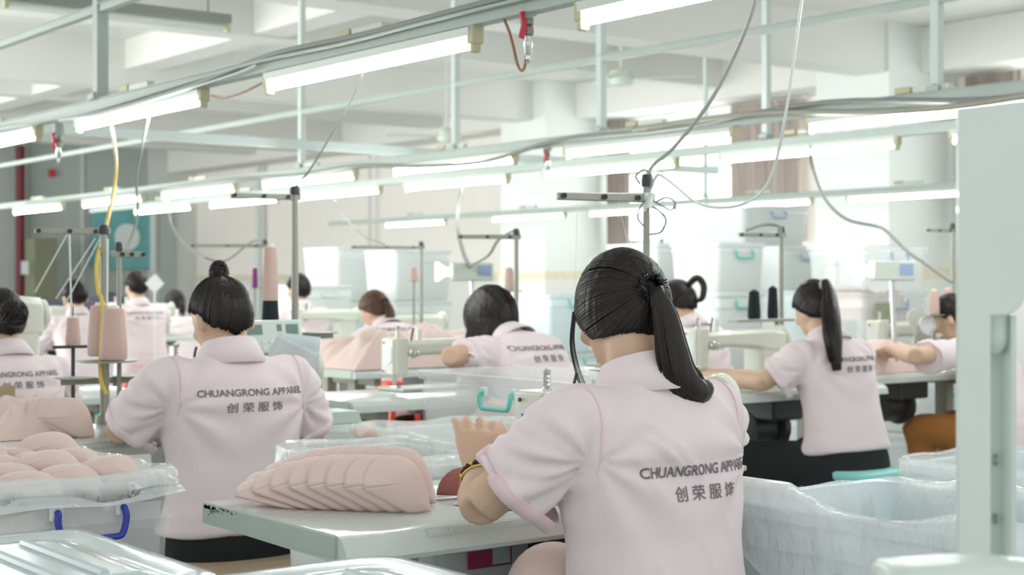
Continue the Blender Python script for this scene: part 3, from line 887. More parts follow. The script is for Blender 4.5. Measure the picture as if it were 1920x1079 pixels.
def cup_mesh(R=.10, H=.095, Bg=.035, binding=True, inner=None):
    k = (R, H, Bg)
    if k in CUPME: return CUPME[k]
    # outline: pointed tip at the left, hem sweeping down to the right, domed top
    O = [(0, .045), (.004, .072), (.022, .094), (.05, .1), (.08, .094), (.101, .072), (.113, .036), (.118, .002), (.098, .0), (.077, .002), (.040, .022), (0, .045)]
    O = [(x * R / .10, z * H / .095) for x, z in O]
    B = [p for seg in ((0, 8), (7, 12)) for p in catmull([(*q, 0) for q in O[seg[0]:seg[1]]], 20)]
    cx, cz = .064 * R / .10, .050 * H / .095
    mb = MB(); G = []; mm = 10
    for j in range(mm + 1):
        s = j / mm
        G.append([(cx + (p[0] - cx) * s, -Bg * (1 - s ** 2.2), cz + (p[1] - cz) * s) for p in B])
    mb.sheet(G)
    me = mb.mesh('cup', PINKF)
    e1 = MB(); e1.tube(G[-1][21:], .0012, 5); e2 = e1.mesh('edge', PINKD)
    CUPME[k] = (me, e2); return CUPME[k]
def cup(M, label, group, k=(.10, .095, .035), name='moulded_cup', m=None):
    a, b = cup_mesh(*k)
    o = link(name, a, None, solid=.003, angle=180); o.matrix_world = M
    tag(o, label, 'bra cup', group)
    q = link('bound_edge', b, o)
    return o
def lamp(X, y0, z, label, group, ln=1.2, lit=True, rail=True):
    e = empty('tube_lamp', (X, y0, z), label=label, cat='ceiling lamp', group=group)
    return e
LAMP0 = None
def lamps(X, ys, z, group, desc, drop=.0, ends=None):
    global LAMP0
    for i, y in enumerate(ys):
        if LAMP0 is None:
            e = empty('tube_lamp', (X, y, z))
            h = MB(); h.rings([[(x, yy, zz) for x, zz in ((-.026, .045), (-.022, .018), (.022, .018), (.026, .045))] for yy in (-.60, .60)]); part('housing', h, HOUSE, e, bevel=.003)
            t = MB(); t.tube([(0, -.585, 0), (0, .585, 0)], .0165, 14); part('tube', t, TUBEM, e)
            for s in (-1, 1):
                k = MB(); k.box((-.02, s * .60 - .016, -.004), (.02, s * .60 + .016, .050)); k.box((-.014, s * .60 - .010, -.028), (.014, s * .60 + .010, 0)); part('lamp_holder', k, CREAM, e, bevel=.004)
            b = MB(); b.box((-.016, -.14, .098), (.016, .04, .122)); part('ballast', b, HOUSE, e, bevel=.003)
            b = MB(); b.box((-.018, .05, .100), (.018, .13, .126)); part('starter_box', b, CREAM, e, bevel=.003)
            LAMP0 = e
        else:
            e = copy_tree(LAMP0)
        e.location = (X, y, z); tag(e, desc[i] if isinstance(desc, list) else desc, 'ceiling lamp', group)
def rail(X, ya, yb, z, label, w=.045, h=.045):
    b = MB(); b.box((X - w / 2, ya, z), (X + w / 2, yb, z + h)); b.box((X - w / 2 - .006, ya, z + h), (X + w / 2 + .006, yb, z + h + .004))
    return tag(part('lamp_rail', b, RAILM, smooth=False), label, 'lamp rail')
def post(X, Y, za, zb, label, w=.045, group=None, m=None):
    e = empty('hanger_post', (X, Y, za), label=label, cat='post', group=group)
    b = MB(); b.box((-w / 2, -w / 2, 0), (w / 2, w / 2, zb - za)); part('post', b, m or POSTM, e, smooth=False)
    b = MB(); b.box((-w * .9, -.03, -.002), (w * .9, .03, .02)); b.lathe([(.010, 0), (.010, .012)], Matrix.Translation((-w * .5, 0, .02)) @ Matrix.Rotation(-PI / 2, 4, 'Y'), 8); part('bracket', b, RAILM, e, smooth=False)
    return e
def liner(x0, y0, x1, y1, z, inside, outside, label, seed=1, nz=.012, m=None, name='bag_liner', over=1.0):
    cx, cy = (x0 + x1) / 2, (y0 + y1) / 2; w, d = (x1 - x0) / 2, (y1 - y0) / 2
    base = rrect(-w, -d, w, d, min(w, d) * .16, 6)
    # even perimeter
    P = []
    for i in range(len(base)):
        a = Vector((*base[i], 0)); b = Vector((*base[(i + 1) % len(base)], 0)); n = max(1, int((b - a).length / .012))
        for k in range(n): P.append(a.lerp(b, k / n))
    path = [(-.02, -inside), (-.018, -inside * .6), (-.016, -inside * .3), (-.014, -.05), (-.012, -.015), (-.004, .008), (.010, .016), (.022, .006), (.026, -.03), (.028, -outside * .5), (.030, -outside * .8), (.034, -outside)]
    R = []
    for j, (o, dz) in enumerate(path):
        ring = []
        for i, p in enumerate(P):
            dirn = Vector((p.x / w, p.y / d, 0)); dirn.normalize()
            q = Vector((p.x * 7, p.y * 7, j * .25 + seed * 5)); q2 = Vector((p.x * 26, p.y * 26, j * .6 + seed))
            nn = noise.noise(q) * nz * 1.6 + noise.noise(q2) * nz * .6
            zz = dz + (noise.noise(q + Vector((5, 5, 5))) * nz * (1.5 if dz > -.05 else 2.6))
            if dz <= -outside: zz += noise.noise(q * .6) * outside * .5
            ring.append(p + dirn * (o * over + max(nn, -.004) * (1 if o > 0 else -1)) + Vector((0, 0, zz)))
        R.append(ring)
    mb = MB(); mb.rings(R, False)
    return tag(part(name, mb, m or LINER, loc=(cx, cy, z), angle=180), label, 'plastic bag')
def threads(name, segs, label, r=.0009, m=None, cat='thread'):
    for k, s in enumerate(segs):
        mb = MB(); mb.tube(s, r, 4, 10 if len(s) > 2 else None)
        tag(part(name, mb, m or THREADP), label[k] if isinstance(label, list) else label, cat)
# ------------------------------------------------------------------ the hall
b = MB(); b.box((-4, -1.5, -.1), (12.2, 25.2, 0)); struct('floor', b, FLOORM, smooth=False)
b = MB(); b.box((-2, 1.5, 3.5), (12.2, 25.2, 3.6)); struct('ceiling', b, CEILM, smooth=False)
# side wall with window openings
WIN = [(10.75, 13.55, 1.62, 3.02), (5.4, 8.25, 1.62, 3.02)]
b = MB()
def wallseg(y0, y1, z0, z1): b.box((12, y0, z0), (12.2, y1, z1))
ys = [-1.5, 5.4, 8.25, 10.75, 13.55, 25.2]
for i in range(5):
    if i in (1, 3): wallseg(ys[i], ys[i + 1], 1.30, 1.62); wallseg(ys[i], ys[i + 1], 3.02, 3.5)
    else: wallseg(ys[i], ys[i + 1], 1.30, 3.5)
struct('wall_right', b, WALLM, smooth=False)
b = MB(); b.box((11.97, -1.5, 0), (12.2, 24.8, 1.2)); struct('trim_1', b, WAINM, smooth=False)
b = MB(); b.box((11.965, -1.5, 1.2), (12.2, 24.8, 1.30)); struct('trim_2', b, BORDM, smooth=False)
for i, Y in enumerate((8.8, 13.7)):
    b = MB(); b.box((11.0, Y, 1.3), (12.0, Y + .85, 3.5)); struct('pillar_%d' % (i + 1), b, PILM, smooth=False)
    b = MB(); b.box((10.98, Y - .02, 0), (11.99, Y + .87, 1.2)); struct('trim_%d' % (3 + 2 * i), b, WAINM, smooth=False)
    b = MB(); b.box((10.975, Y - .025, 1.2), (11.99, Y + .875, 1.3)); struct('trim_%d' % (4 + 2 * i), b, BORDM, smooth=False)
b = MB(); b.box((-2, 24.8, 0), (12.2, 25.0, 3.5)); struct('wall_end', b, ENDM, smooth=False)
b = MB(); b.box((11.1, 24.76, 0), (12.0, 24.8, 3.5)); b.box((8.9, 24.77, 0), (8.96, 24.8, 3.5)); b.box((9.9, 24.77, 0), (9.94, 24.8, 3.5)); struct('trim_7', b, ENDL, smooth=False)
for i, (Y, zb, wd_) in enumerate(((3.7, 3.12, .3), (6.3, 3.2, .25), (8.8, 3.05, .35), (11.3, 3.2, .25), (13.9, 3.05, .35), (16.4, 3.2, .25), (18.9, 3.05, .35), (21.5, 3.2, .25))):
    b = MB(); b.box((-2, Y + .03, zb), (12, Y + .03 + wd_, 3.5)); struct('ceiling_beam_%d' % (i + 1), b, CEILM, smooth=False)
b = MB(); b.box((11.45, -1.5, 3.085), (11.995, 24.79, 3.495)); struct('ceiling_beam_9', b, CEILM, smooth=False)
b = MB(); b.box((6.0, 1.5, 3.22), (6.3, 24.8, 3.5)); struct('ceiling_beam_10', b, CEILM, smooth=False)
for i, (y0, y1, z0, z1) in enumerate(WIN):
    f = MB()
    for a in ((12.02, y0, z0), (12.02, y1 - .05, z0)): f.box(a, (12.10, a[1] + .05, z1))
    f.box((12.02, y0, z0), (12.10, y1, z0 + .05)); f.box((12.02, y0, z1 - .05), (12.10, y1, z1)); f.box((12.02, y0, 2.42), (12.10, y1, 2.47))
    for k in (1, 2, 3): f.box((12.02, y0 + (y1 - y0) * k / 4 - .02, z0), (12.10, y0 + (y1 - y0) * k / 4 + .02, z1))
    fo = struct('window_%d' % (i + 1), f, FRAMEM, smooth=False)
    g = MB(); g.box((12.05, y0 + .02, z0 + .02), (12.06, y1 - .02, z1 - .02)); part('pane', g, GLOW, fo, smooth=False)
def curtain(y0, y1, z0, z1, label):
    G = []
    n = 60
    for i in range(n + 1):
        y = y0 + (y1 - y0) * i / n; ph = i / n * PI * 2 * 9
        G.append([(11.88 + .035 * math.sin(ph) * (.6 + .4 * j / 6), y + .01 * math.sin(ph * 2), z0 + (z1 - z0) * j / 6) for j in range(7)])
    mb = MB(); mb.sheet(G)
    tag(part('curtain', mb, CURT, angle=180), label, 'curtain')
curtain(10.65, 11.62, 1.60, 3.06, 'brown striped curtain gathered at the near side of the large window')
curtain(13.25, 13.62, 1.60, 3.06, 'narrow brown striped curtain beside the white pillar')
curtain(8.05, 8.62, 1.60, 3.06, 'grey brown curtain high at the right behind the lamps')
b = MB(); b.tube([(11.86, 10.5, 3.07), (11.86, 13.65, 3.07)], .012, 8); tag(part('curtain_rod', b, STEEL), 'thin curtain rod over the large window', 'curtain rod')
# pipes on the walls
for k, (px, y0, y1, r, m, lb) in enumerate(((237, 80, 470, .06, POSTM, 'white vertical pipe in front of the grey partition'), (485, 60, 470, .045, POSTM, 'white vertical wall pipe left of the wall centre'), (693, 100, 455, .02, ENDL, 'thin conduit on the cream wall'), (1563, 165, 480, .02, ENDL, 'thin conduit on the wall right of the large window'))):
    p = onX(px, 300, 11.86); q = MB(); q.tube([(p.x, p.y, .0), (p.x, p.y, 3.08)], r, 10)
    tag(part('wall_pipe', q, m), lb, 'pipe')
p = onY(38, 400, 24.6); q = MB(); q.tube([(p.x, p.y, 0), (p.x, p.y, 3.4)], .075, 12); tag(part('wall_pipe', q, REDPIPE), 'dark red fire pipe at the far left', 'pipe')
def wallrect(name, px0, px1, py0, py1, m, lb, cat, Y=24.7, dz=.06):
    a = onY(px0, py0, Y); c = onY(px1, py1, Y); q = MB(); q.box((a.x, Y - dz, min(a.z, c.z)), (c.x, Y, max(a.z, c.z)))
    return tag(part(name, q, m, bevel=.008), lb, cat)
o = wallrect('notice_board', 172, 280, 392, 505, POSTER, 'teal notice board on the grey partition', 'notice board', Y=24.76, dz=.04)
a = onY(238, 445, 24.70); q = MB(); M = Matrix.Translation(a) @ Matrix.Rotation(PI / 2, 4, 'X')
q.lathe([(.20, 0), (.23, 0), (.23, .01), (.20, .01)], M, 30); cpart = part('white_ring', q, POSTW); 
cpart.parent = o
q = MB(); a0 = onY(282, 392, 24.7); a1 = onY(292, 510, 24.7); q.box((a0.x, 24.70, a1.z), (a1.x, 24.76, a0.z)); part('side_strip', q, POSTW, o, smooth=False)
o = wallrect('metal_cabinet', 46, 88, 448, 668, OLIVE, 'olive cabinet by the dark red pipe', 'cabinet', Y=24.4, dz=.45)
q = MB(); a0 = onY(40, 490, 23.94); a1 = onY(53, 515, 23.94); q.box((a0.x, 23.93, a1.z), (a1.x, 23.95, a0.z)); part('notice', q, POSTW, o, smooth=False)
wallrect('fire_alarm', 91, 101, 318, 332, RED, 'small red alarm box on the grey partition', 'alarm', Y=24.8, dz=.08)
o = wallrect('door_leaf', 300, 325, 395, 640, ENDM, 'narrow dark grey door beside the notice board', 'door', Y=24.75, dz=.05)
wallrect('wall_paper', 383, 402, 415, 427, PAPER, 'small paper notice on the cream wall', 'notice', Y=24.6, dz=.01) if False else None
q = pile('clothes_heap', 4.6, 14.6, 6.9, 15.2, .0, 1.45, PURPLE, 'heap of dark purple cloth at the far left', seed=8, f=2, n=24, amp=.15, sharp=.3)
# ------------------------------------------------------------------ rails, lamps and posts
ZT = 1.83
names1 = ['near lit tube lamp under the front rail at the top edge', 'second lit tube lamp along the front rail from the right', 'third lit tube lamp along the front rail, left of the amber cord', 'lit tube lamp of the front rail cut off by the left edge']
lamps(2.54, (2.41, 4.08, 5.785, 7.47), ZT, 'tube lamps on the front rail', names1)
n2 = ['right-hand', 'second from right', 'third from right', 'fourth from right', 'fifth from right', 'sixth from right', 'seventh from right']
lamps(5.1, (3.91, 5.57, 7.22, 8.87, 10.5, 12.1, 13.8), ZT, 'tube lamps on the second rail', ['lit tube lamp on the second rail, %s of its row' % k for k in n2])
lamps(6.1, (3.9, 5.43, 7.0, 8.6, 10.15, 11.7, 13.3), ZT + .01, 'tube lamps on the third rail', ['lit tube lamp on the third rail, %s of its row' % k for k in n2])
lamps(9.8, (7.65, 9.25, 10.9, 12.5, 14.6), ZT + .01, 'tube lamps on the far rail', ['lit tube lamp on the far rail, %s of its row' % k for k in n2[:5]])
for X, a, b_, lb in ((2.54, 1.0, 9.5, 'grey green steel rail of the front lamp row'), (5.1, 1.8, 15.5, 'grey green steel rail of the second lamp row'), (6.1, 2.2, 15, 'steel rail of the third lamp row'), (9.8, 6.0, 16.5, 'steel rail of the far lamp row')):
    rail(X, a, b_, ZT + .047, lb)
rail(2.54, 3.2, 12, 2.29, 'upper rail above the front lamp row', w=.035, h=.03)
rail(5.1, 2, 17, 2.28, 'upper rail above the second lamp row', w=.035, h=.03)
b = MB(); b.box((2.54, 8.93, 2.05), (9.0, 8.98, 2.11)); tag(part('cross_rail', b, POSTM, smooth=False), 'pale cross rail joining the lamp rows', 'lamp rail')
post(2.54, 6.15, ZT + .096, 3.5, 'thick grey hanger post over the front rail, at upper left', w=.05, m=RAILM)
post(2.54, 2.95, ZT + .096, 3.12, 'hanger post of the front rail above the air valve')
for Y, z, lb in ((8.95, 3.05, 'hanger post beside the cross rail, left of the pillar'), (7.18, 3.5, 'hanger post in front of the cream wall left of the pillar'), (5.9, 3.5, 'hanger post at the right edge of the pillar'), (3.84, 3.12, 'hanger post at the upper right above the lamp ballast')):
    post(5.1, Y, ZT + .096, z, lb, w=.038)
post(6.1, 5.7, ZT + .106, 3.22, 'hanger post in front of the striped curtain', w=.036)
post(9.8, 9.9, ZT + .106, 3.5, 'thin hanger post of the far lamp row', w=.03)
# cable bundle along the rails
def rcable(name, X, ys_, zs, r, m, lb): cable(name, [(X, y, z) for y, z in zip(ys_, zs)], r, m, lb, n=60)
rcable('cable', 2.505, (9, 7.4, 6.6, 6.0, 5.2, 4.6, 4.0, 3.3, 2.6, 1.5), (1.90, 1.895, 1.875, 1.862, 1.885, 1.925, 1.918, 1.925, 1.92, 1.925), .011, CABG, 'thick grey cable sagging along the front rail')
rcable('cable', 2.50, (9, 7.0, 6.2, 5.4, 4.7, 4.1, 3.4, 1.5), (1.905, 1.89, 1.875, 1.895, 1.912, 1.905, 1.91, 1.905), .006, RAILM, 'thin grey cable beside the thick one on the front rail')
rcable('cable', 2.495, (6.5, 6.0, 5.5, 4.9, 4.7), (1.865, 1.850, 1.862, 1.885, 1.90), .004, CABW, 'white wire looping below the front rail')
rcable('cable', 5.06, (14, 12, 10, 9, 8.2, 7.5, 6.8, 6.2, 5.3, 4.4, 3.6, 3, 2), (1.90, 1.88, 1.90, 1.875, 1.89, 1.845, 1.835, 1.90, 1.895, 1.93, 1.865, 1.87, 1.93), .012, CABD if False else CABG, 'grey cable sagging along the second rail')
rcable('cable', 5.05, (5.6, 4.8, 4.2, 3.7, 3.2, 2.5), (1.91, 1.915, 1.87, 1.85, 1.875, 1.93), .014, CABD if False else LEGM, 'dark cable bundle bowing under the second rail at right')
cable('cable', [(2.54, 5.12, 1.84), (2.53, 5.0, 1.822), (2.53, 4.85, 1.828), (2.54, 4.72, 1.85)], .005, HOSE, 'amber cord between two tube lamps of the front rail')
# air valve
v0 = onX(990, 8, 2.54); e = empty('air_valve', v0, label='air valve with red lever hanging from the front rail', cat='valve')
def VP(px, py, dx=0): return onX(px, py, 2.54) - v0
s_ = 3.9 / FPX
b = MB(); b.tube([(0, 0, .02), (0, 0, -.030)], .024, 14); b.tube([(0, 0, -.028), (0, 0, -.040)], .015, 14); part('pipe_tee', b, RAILM, e)
b = MB(); b.lathe([(.0125, -.038), (.016, -.042), (.0155, -.055), (.012, -.058), (.0155, -.062), (.0155, -.082), (.011, -.086)][::-1], None, 14); part('valve_body', b, BRASS, e)
b = MB(); b.lathe([(.007, -.136), (.010, -.132), (.010, -.118), (.0125, -.114), (.0125, -.100), (.0095, -.098), (.0095, -.086)], None, 14); b.lathe([(.004, -.160), (.006, -.155), (.004, -.150), (.006, -.146), (.004, -.136)], None, 10); part('quick_coupling', b, STEEL, e)
b = MB(); b.rings([[(-.026 + x * 1.3, -.012 + t, -.060 + z * 1.1) for x, z in ((-.010, -.030), (.002, -.034), (.004, -.012), (.008, -.008), (.008, .008), (.004, .012), (.002, .034), (-.010, .030), (-.004, .004), (-.004, -.004))] for t in (-.004, .004)]); b.tube([(-.022, -.012, -.06), (0, 0, -.06)], .005, 8); part('lever', b, RED, e, smooth=False)
pts = [onX(px, py, 2.54) for px, py in ((944, 33), (955, 60), (963, 90), (970, 120), (978, 133), (984, 124), (987, 106))]
cable('air_hose', pts, .0042, HOSE, 'brown hose looping down to the air valve')
# second valve, at left
v1 = onX(110, 240, 2.54); e2 = copy_tree(e); e2.location = v1; tag(e2, 'small air valve with red lever below the front rail at far left', 'valve')
v2 = onX(1027, 272, 5.1); e3 = copy_tree(e); e3.location = v2; tag(e3, 'dark air valve hanging from the second rail', 'valve')
# unlit fixture and fans near the ceiling
def fixture(P, ln, lb):
    e = empty('unlit_lamp', P, label=lb, cat='ceiling lamp')
    b = MB(); b.box((-ln / 2, -.04, 0), (ln / 2, .04, .05)); part('housing', b, CABG, e, bevel=.005)
    b = MB(); b.tube([(-ln / 2 + .02, 0, -.02), (ln / 2 - .02, 0, -.02)], .014, 8); part('tube', b, HOUSE, e)
    for s in (-1, 1):
        b = MB(); b.box((s * (ln / 2 - .01) - .012, -.02, -.05), (s * (ln / 2 - .01) + .012, .02, .0)); part('lamp_holder', b, CREAM, e, smooth=False)
    for s in (-1, 1):
        b = MB(); b.tube([(s * ln * .4, 0, .05), (s * ln * .4, 0, 3.5 - P[2])], .006, 6); part('rod', b, CABG, e)
fixture(W(228, 22, 8.4), 1.3, 'unlit tube fixture crossing the upper left corner')
def fan(P, lb, rot):
    e = empty('ceiling_fan', P, rot, label=lb, cat='fan')
    b = MB(); b.lathe([(.02, -.10), (.09, -.09), (.11, -.03), (.09, .03), (.03, .05)], None, 18); part('motor_hub', b, HOUSE, e)
    b = MB(); b.tube([(0, 0, .05), (0, 0, 3.5 - P[2])], .014, 8); part('rod', b, HOUSE, e)
    for k in range(3):
        M = Matrix.Rotation(k * 2 * PI / 3, 4, 'Z'); b = MB(); b.box((.10, -.055, -.035), (.62, .055, -.028), M @ Matrix.Rotation(.15, 4, 'X')); part('blade', b, HOUSE, e, smooth=False)
fan(W(838, 250, 15.5), 'ceiling fan with thin blades in front of the cream wall', .62)
fan(W(1165, 140, 12.5), 'ceiling fan right of the pillar top', 1.2)
# ------------------------------------------------------------------ tables
sewing_table('hero', 1.26, 2.07, 'pale green sewing table at the front with ruler edge and chipped left corner', ruler=True, chips=True)
sewing_table('bun', 1.30, 3.70, 'sewing table before the worker with the hair bun, ruler printed along its edge', ruler=True)
sewing_table('left', 1.34, 5.33, 'pale sewing table right of the worker at the left edge')
sewing_table('bob', 2.72, 4.42, 'sewing table of the worker with loose dark hair')
sewing_table('pink', 3.70, 6.00, 'sewing table covered by a spilling heap of pink cloth', w=1.0)
sewing_table('tail', 3.85, 3.93, 'sewing table left of the worker with the long ponytail')
sewing_table('loop', 4.50, 5.30, 'sewing table of the worker with looped hair', w=.95)
sewing_table('right', 5.00, 4.33, 'sewing table holding pink cups beside the green column', w=1.3)
sewing_table('brown', 4.20, 7.10, 'sewing table of the worker with brown ponytail', w=1.1)
sewing_table('far', 4.75, 8.95, 'far sewing table left of the brown-haired worker', w=1.0)
sewing_table('manleft', 4.20, 10.85, 'far sewing table of the man with short hair')
sewing_table('womleft', 3.35, 9.85, 'far sewing table behind the white overlock machine', w=.75)
sewing_table('man', 5.0, 9.72 + .1, 'far sewing table of the half hidden man') if False else None
# ------------------------------------------------------------------ machines on the tables
Z = .7505
lockstitch((2.125, 2.375, Z), 'cream sewing machine with blue badge at the front worker', (1.05, 1, .66))
lockstitch((2.08, 4.02, Z), 'sewing machine with grey control box behind the worker with the hair bun', (.95, 1, .66), panel=True)
# bed label on the machine of the second table
b = MB(); a0 = W(598, 829, 4.30); b.M = None
e = empty('machine_cover', (2.09, 3.80, Z), label='flat green grey machine bed plate with blue lettering', cat='machine plate')
b = MB(); b.rings([[(x, 0 + y, z) for x, y, z in ((0, -.045, 0), (.25, -.045, 0), (.245, -.030, .034), (.005, -.030, .034))], [(x, y, z) for x, y, z in ((0, .09, 0), (.25, .09, 0), (.245, .085, .034), (.005, .085, .034))]]); part('plate', b, MGREEN, e, smooth=False, bevel=.003)
t = text_mesh('JUKI', .040, .115, bold=.0016); t.transform(Matrix.Translation((.135, -.0395, .007)) @ Matrix.Rotation(math.radians(66), 4, 'X')); t.materials.append(BLUETX); link('brand_name', t, e, smooth=False)
lockstitch((1.86, 5.62, Z), 'white tall sewing machine at the far left', (.9, 1.1, 1.28), brand=False, m=WHITEM, panel=False)
lockstitch((3.35, 4.80, Z), 'sewing machine before the worker with loose dark hair', (1, 1, .7), brand=False)
lockstitch((4.40, 4.28, Z), 'sewing machine before the worker with the long ponytail', (1, 1, .8), brand=False)
lockstitch((5.05, 5.60, Z), 'sewing machine before the worker with looped hair', (1, 1, .7), brand=False)
lockstitch((5.95, 4.65, Z), 'sewing machine by the green column', (1, 1, .8), brand=False)
lockstitch((4.9, 7.40, Z), 'sewing machine beside the worker with brown ponytail', (1, 1, .8), brand=False)
lockstitch((4.95, 11.2, Z), 'far sewing machine before the man with short hair', (1, 1, .9), brand=False, m=WHITEM)
lockstitch((5.45, 9.25, Z), 'far sewing machine by the half hidden man', (1, 1, .8), brand=False)
lockstitch((3.75, 10.2, Z), 'far white sewing machine at the left', (1, 1, .9), brand=False, m=WHITEM)
# control box in front of the white machine
e = empty('control_box', (1.62, 5.50, Z), label='grey control box with small display below the white machine at far left', cat='control box')
b = MB(); b.box((-.14, -.05, 0), (.14, .05, .17)); part('case', b, GREEN2, e, bevel=.008)
b = MB(); b.box((-.03, -.053, .09), (.06, -.05, .125)); part('display', b, DISP, e, smooth=False)
# ------------------------------------------------------------------ thread stands and cones
P0 = onY(1212, 340, 2.50)
thread_stand((P0.x, 2.50, .75), P0.z, 'tall thread stand behind the front worker head', arm=.225, armdir=(-1, .18), trayz=.965, thick=.0078, armz=-.038)
cone((P0.x - .135, 2.44, .966), .20, .032, THREADP, 'tall pink thread cone hidden half by the front worker face', 'pink thread cones')
P1 = onY(553, 358, 4.15)
thread_stand((P1.x, 4.15, .75), P1.z, 'tall thread stand right of the hair bun', arm=.21, armdir=(-1, .1), trayz=1.0, thick=.011)
cone((P1.x - .085, 4.15, 1.0), .16, .026, THREADK, 'dark thread cone on the stand tray under the pink cone', 'stacked cones on the tall stand')
q = onY(516, 575, 4.15)
cone((P1.x - .085, 4.15, 1.095), .175, .024, THREADP, 'tall pink thread cone stacked on the dark cone', 'stacked cones on the tall stand')
P2 = onY(186, 432, 4.22); 
thread_stand((P2.x, 4.22 - .03, .75), P2.z, 'thread stand at left with several guide arms', arm=.19, armdir=(-1, .2), trayz=.885, thick=.010, m=STANDM, armz=-.005)
thread_stand((P2.x + .035, 4.16, .75), P2.z - .05, 'second pole of the left thread stand with yellow hose', arm=.07, armdir=(1, -.3), tray=False, thick=.007)
P3 = W(188, 668, 4.36); cone((P3.x, P3.y, P3.z), .150, .036, THREADP, 'large pink thread cone on the left stand, behind its neighbour', 'pair of pink cones at left')
P3 = W(213, 675, 4.30); cone((P3.x, P3.y, P3.z), .150, .038, THREADP, 'large pink thread cone on the left stand, the nearer of the pair', 'pair of pink cones at left')
b = MB(); a = W(200, 676, 4.33); b.lathe([(.07, -.006), (.085, -.004), (.085, .0), (.07, 0)], Matrix.Translation((a.x, a.y, a.z)), 26); b.tube([(a.x, a.y, .75), (a.x, a.y, a.z - .004)], .008, 8); tag(part('spool_plate', b, STANDM), 'round plate under the pair of pink cones', 'thread stand')
P3 = W(137, 648, 4.5); cone((P3.x, P3.y, P3.z), .085, .022, THREADP, 'small pink thread cone left of the pair', 'pink thread cones')
b = MB(); b.tube([P3 + Vector((0, 0, .087)), P3 + Vector((0, 0, .115))], .002, 6); b.tube([(P3.x, P3.y, .75), (P3.x, P3.y, P3.z - .006)], .006, 6); b.box((P3.x - .07, P3.y - .02, P3.z - .008), (P3.x + .07, P3.y + .02, P3.z)); tag(part('spool_pin', b, DARKM), 'pin and bracket under the small pink cone', 'thread stand')
# right hand stand with two black cones
for (px, py, Y, lb, al, kk) in ((1465, 432, 4.35, 'thread stand left of the long ponytail', .2, 1), (1786, 425, 4.75, 'thread stand beside the green column', .16, 0), (968, 436, 5.05, 'thread stand behind the worker with loose dark hair', .26, 0),
                            (790, 458, 7.35, 'thread stand behind the brown-haired worker', .42, 0), (497, 455, 7.6, 'thread stand far behind the hair bun', .42, 0), (1570, 492, 6.0, 'short thread stand right of the long ponytail', .08, 0)):
    P = onY(px, py, Y); thread_stand((P.x, Y, .0 if px in (790, 497, 1570, 968) else .75), P.z, lb, arm=al, armdir=(-1, .3), tray=False, thick=.010)
TS = onY(1440, 598, 4.30)
b = MB(); M = Matrix.Translation((TS.x, 4.30, TS.z)); b.box((-.20, -.03, -.012), (.13, .03, 0), M); b.tube([M @ Vector((.05, 0, 0)), (TS.x + .05, 4.30, .75)], .01, 8); tag(part('spool_tray', b, STANDM, bevel=.003), 'spool tray holding two black cones', 'thread stand')
for px, lb, z in ((1414, 'black thread cone, left of the two on the tray', 0), (1449, 'black thread cone, right of the two on the tray', .0)):
    P = onY(px, 595, 4.30); cone((P.x, 4.30, TS.z + .001), .115 if px < 1430 else .13, .026 if px < 1430 else .022, THREADK, lb, 'black cones on the tray', core=DARKM)
for (px, py, d, h, r, m, lb) in ((1752, 590, 7.05, .115, .024, THREADP, 'pink thread cone near the green column, left one'), (1777, 585, 7.15, .11, .026, THREADP, 'pink thread cone near the green column, right one'),
                              (776, 527, 8.6, .08, .024, THREADP, 'small pink cone behind the brown-haired worker'), (955, 545, 5.9, .09, .018, THREADP, 'slim pink cone beside the thread stand right of the loose dark hair'), (478, 540, 8.2, .11, .016, THREADV, 'purple thread cone right of the hair bun')):
    P = W(px, py, d); cone((P.x, P.y, P.z), h, r, m, lb)
    b = MB(); b.tube([(P.x, P.y, .75 if px > 1700 else .0), (P.x, P.y, P.z)], .006, 6); b.lathe([(.05, -.004), (.05, 0)], Matrix.Translation((P.x, P.y, P.z)), 16); tag(part('spool_pin', b, STANDM), {1752: 'thin metal pin under the left pink cone near the green column', 1777: 'thin metal pin under the right pink cone near the green column', 776: 'thin pin under the small pink cone behind the brown hair', 955: 'thin pin under the slim pink cone at centre', 478: 'thin pin under the purple cone'}[px], 'thread stand')
# threads and cables
threads('thread', [[W(128, 436, 4.5), W(66, 548, 5.0)], [W(178, 448, 4.4), W(105, 560, 4.8)], [W(186, 450, 4.4), W(120, 575, 4.7)], [W(202, 448, 4.3), W(201, 570, 4.3)], [W(130, 434, 4.5), W(134, 600, 4.5)]],
        ['white thread running down from the left stand arm, leftmost', 'white thread slanting to the white machine', 'white thread slanting down, nearest the stand pole', 'white thread straight above the pair of pink cones', 'thin thread above the small pink cone'], r=.0028, m=CABW)
threads('thread', [[W(1082, 380, 3.42), W(1078, 560, 3.4)], [W(1160, 380, 3.42), W(1180, 470, 3.35)]], ['fine thread from the left end of the front stand arm', 'fine thread from the middle of the front stand arm'], r=.0006, m=CABW)
cable('hanging_cable', [onX(680, 140, 2.52), W(660, 185, 4.75), W(620, 255, 4.72), W(580, 320, 4.71), Vector((P1.x, 4.15, P1.z + .012))], .0035, CABG, 'grey cable running down to the thread stand right of the hair bun')
cable('hanging_cable', [W(1425, -30, 3.1), W(1408, 30, 3.12), W(1370, 120, 3.2), W(1325, 200, 3.25), W(1265, 275, 3.33), W(1225, 310, 3.38), Vector((P0.x, 2.50, P0.z + .01))], .0042, CABM, 'thick grey cable from the top edge to the front thread stand')
cable('hanging_cable', [W(1508, -30, 3.1), W(1490, 100, 3.1), W(1472, 220, 3.12), W(1450, 320, 3.18), W(1420, 368, 3.22), W(1370, 388, 3.26), W(1310, 382, 3.3), W(1262, 345, 3.35), W(1235, 328, 3.37), W(1222, 350, 3.38), W(1215, 375, 3.38)], .0032, CABW, 'thin pale cable looping low to the front thread stand', n=60)
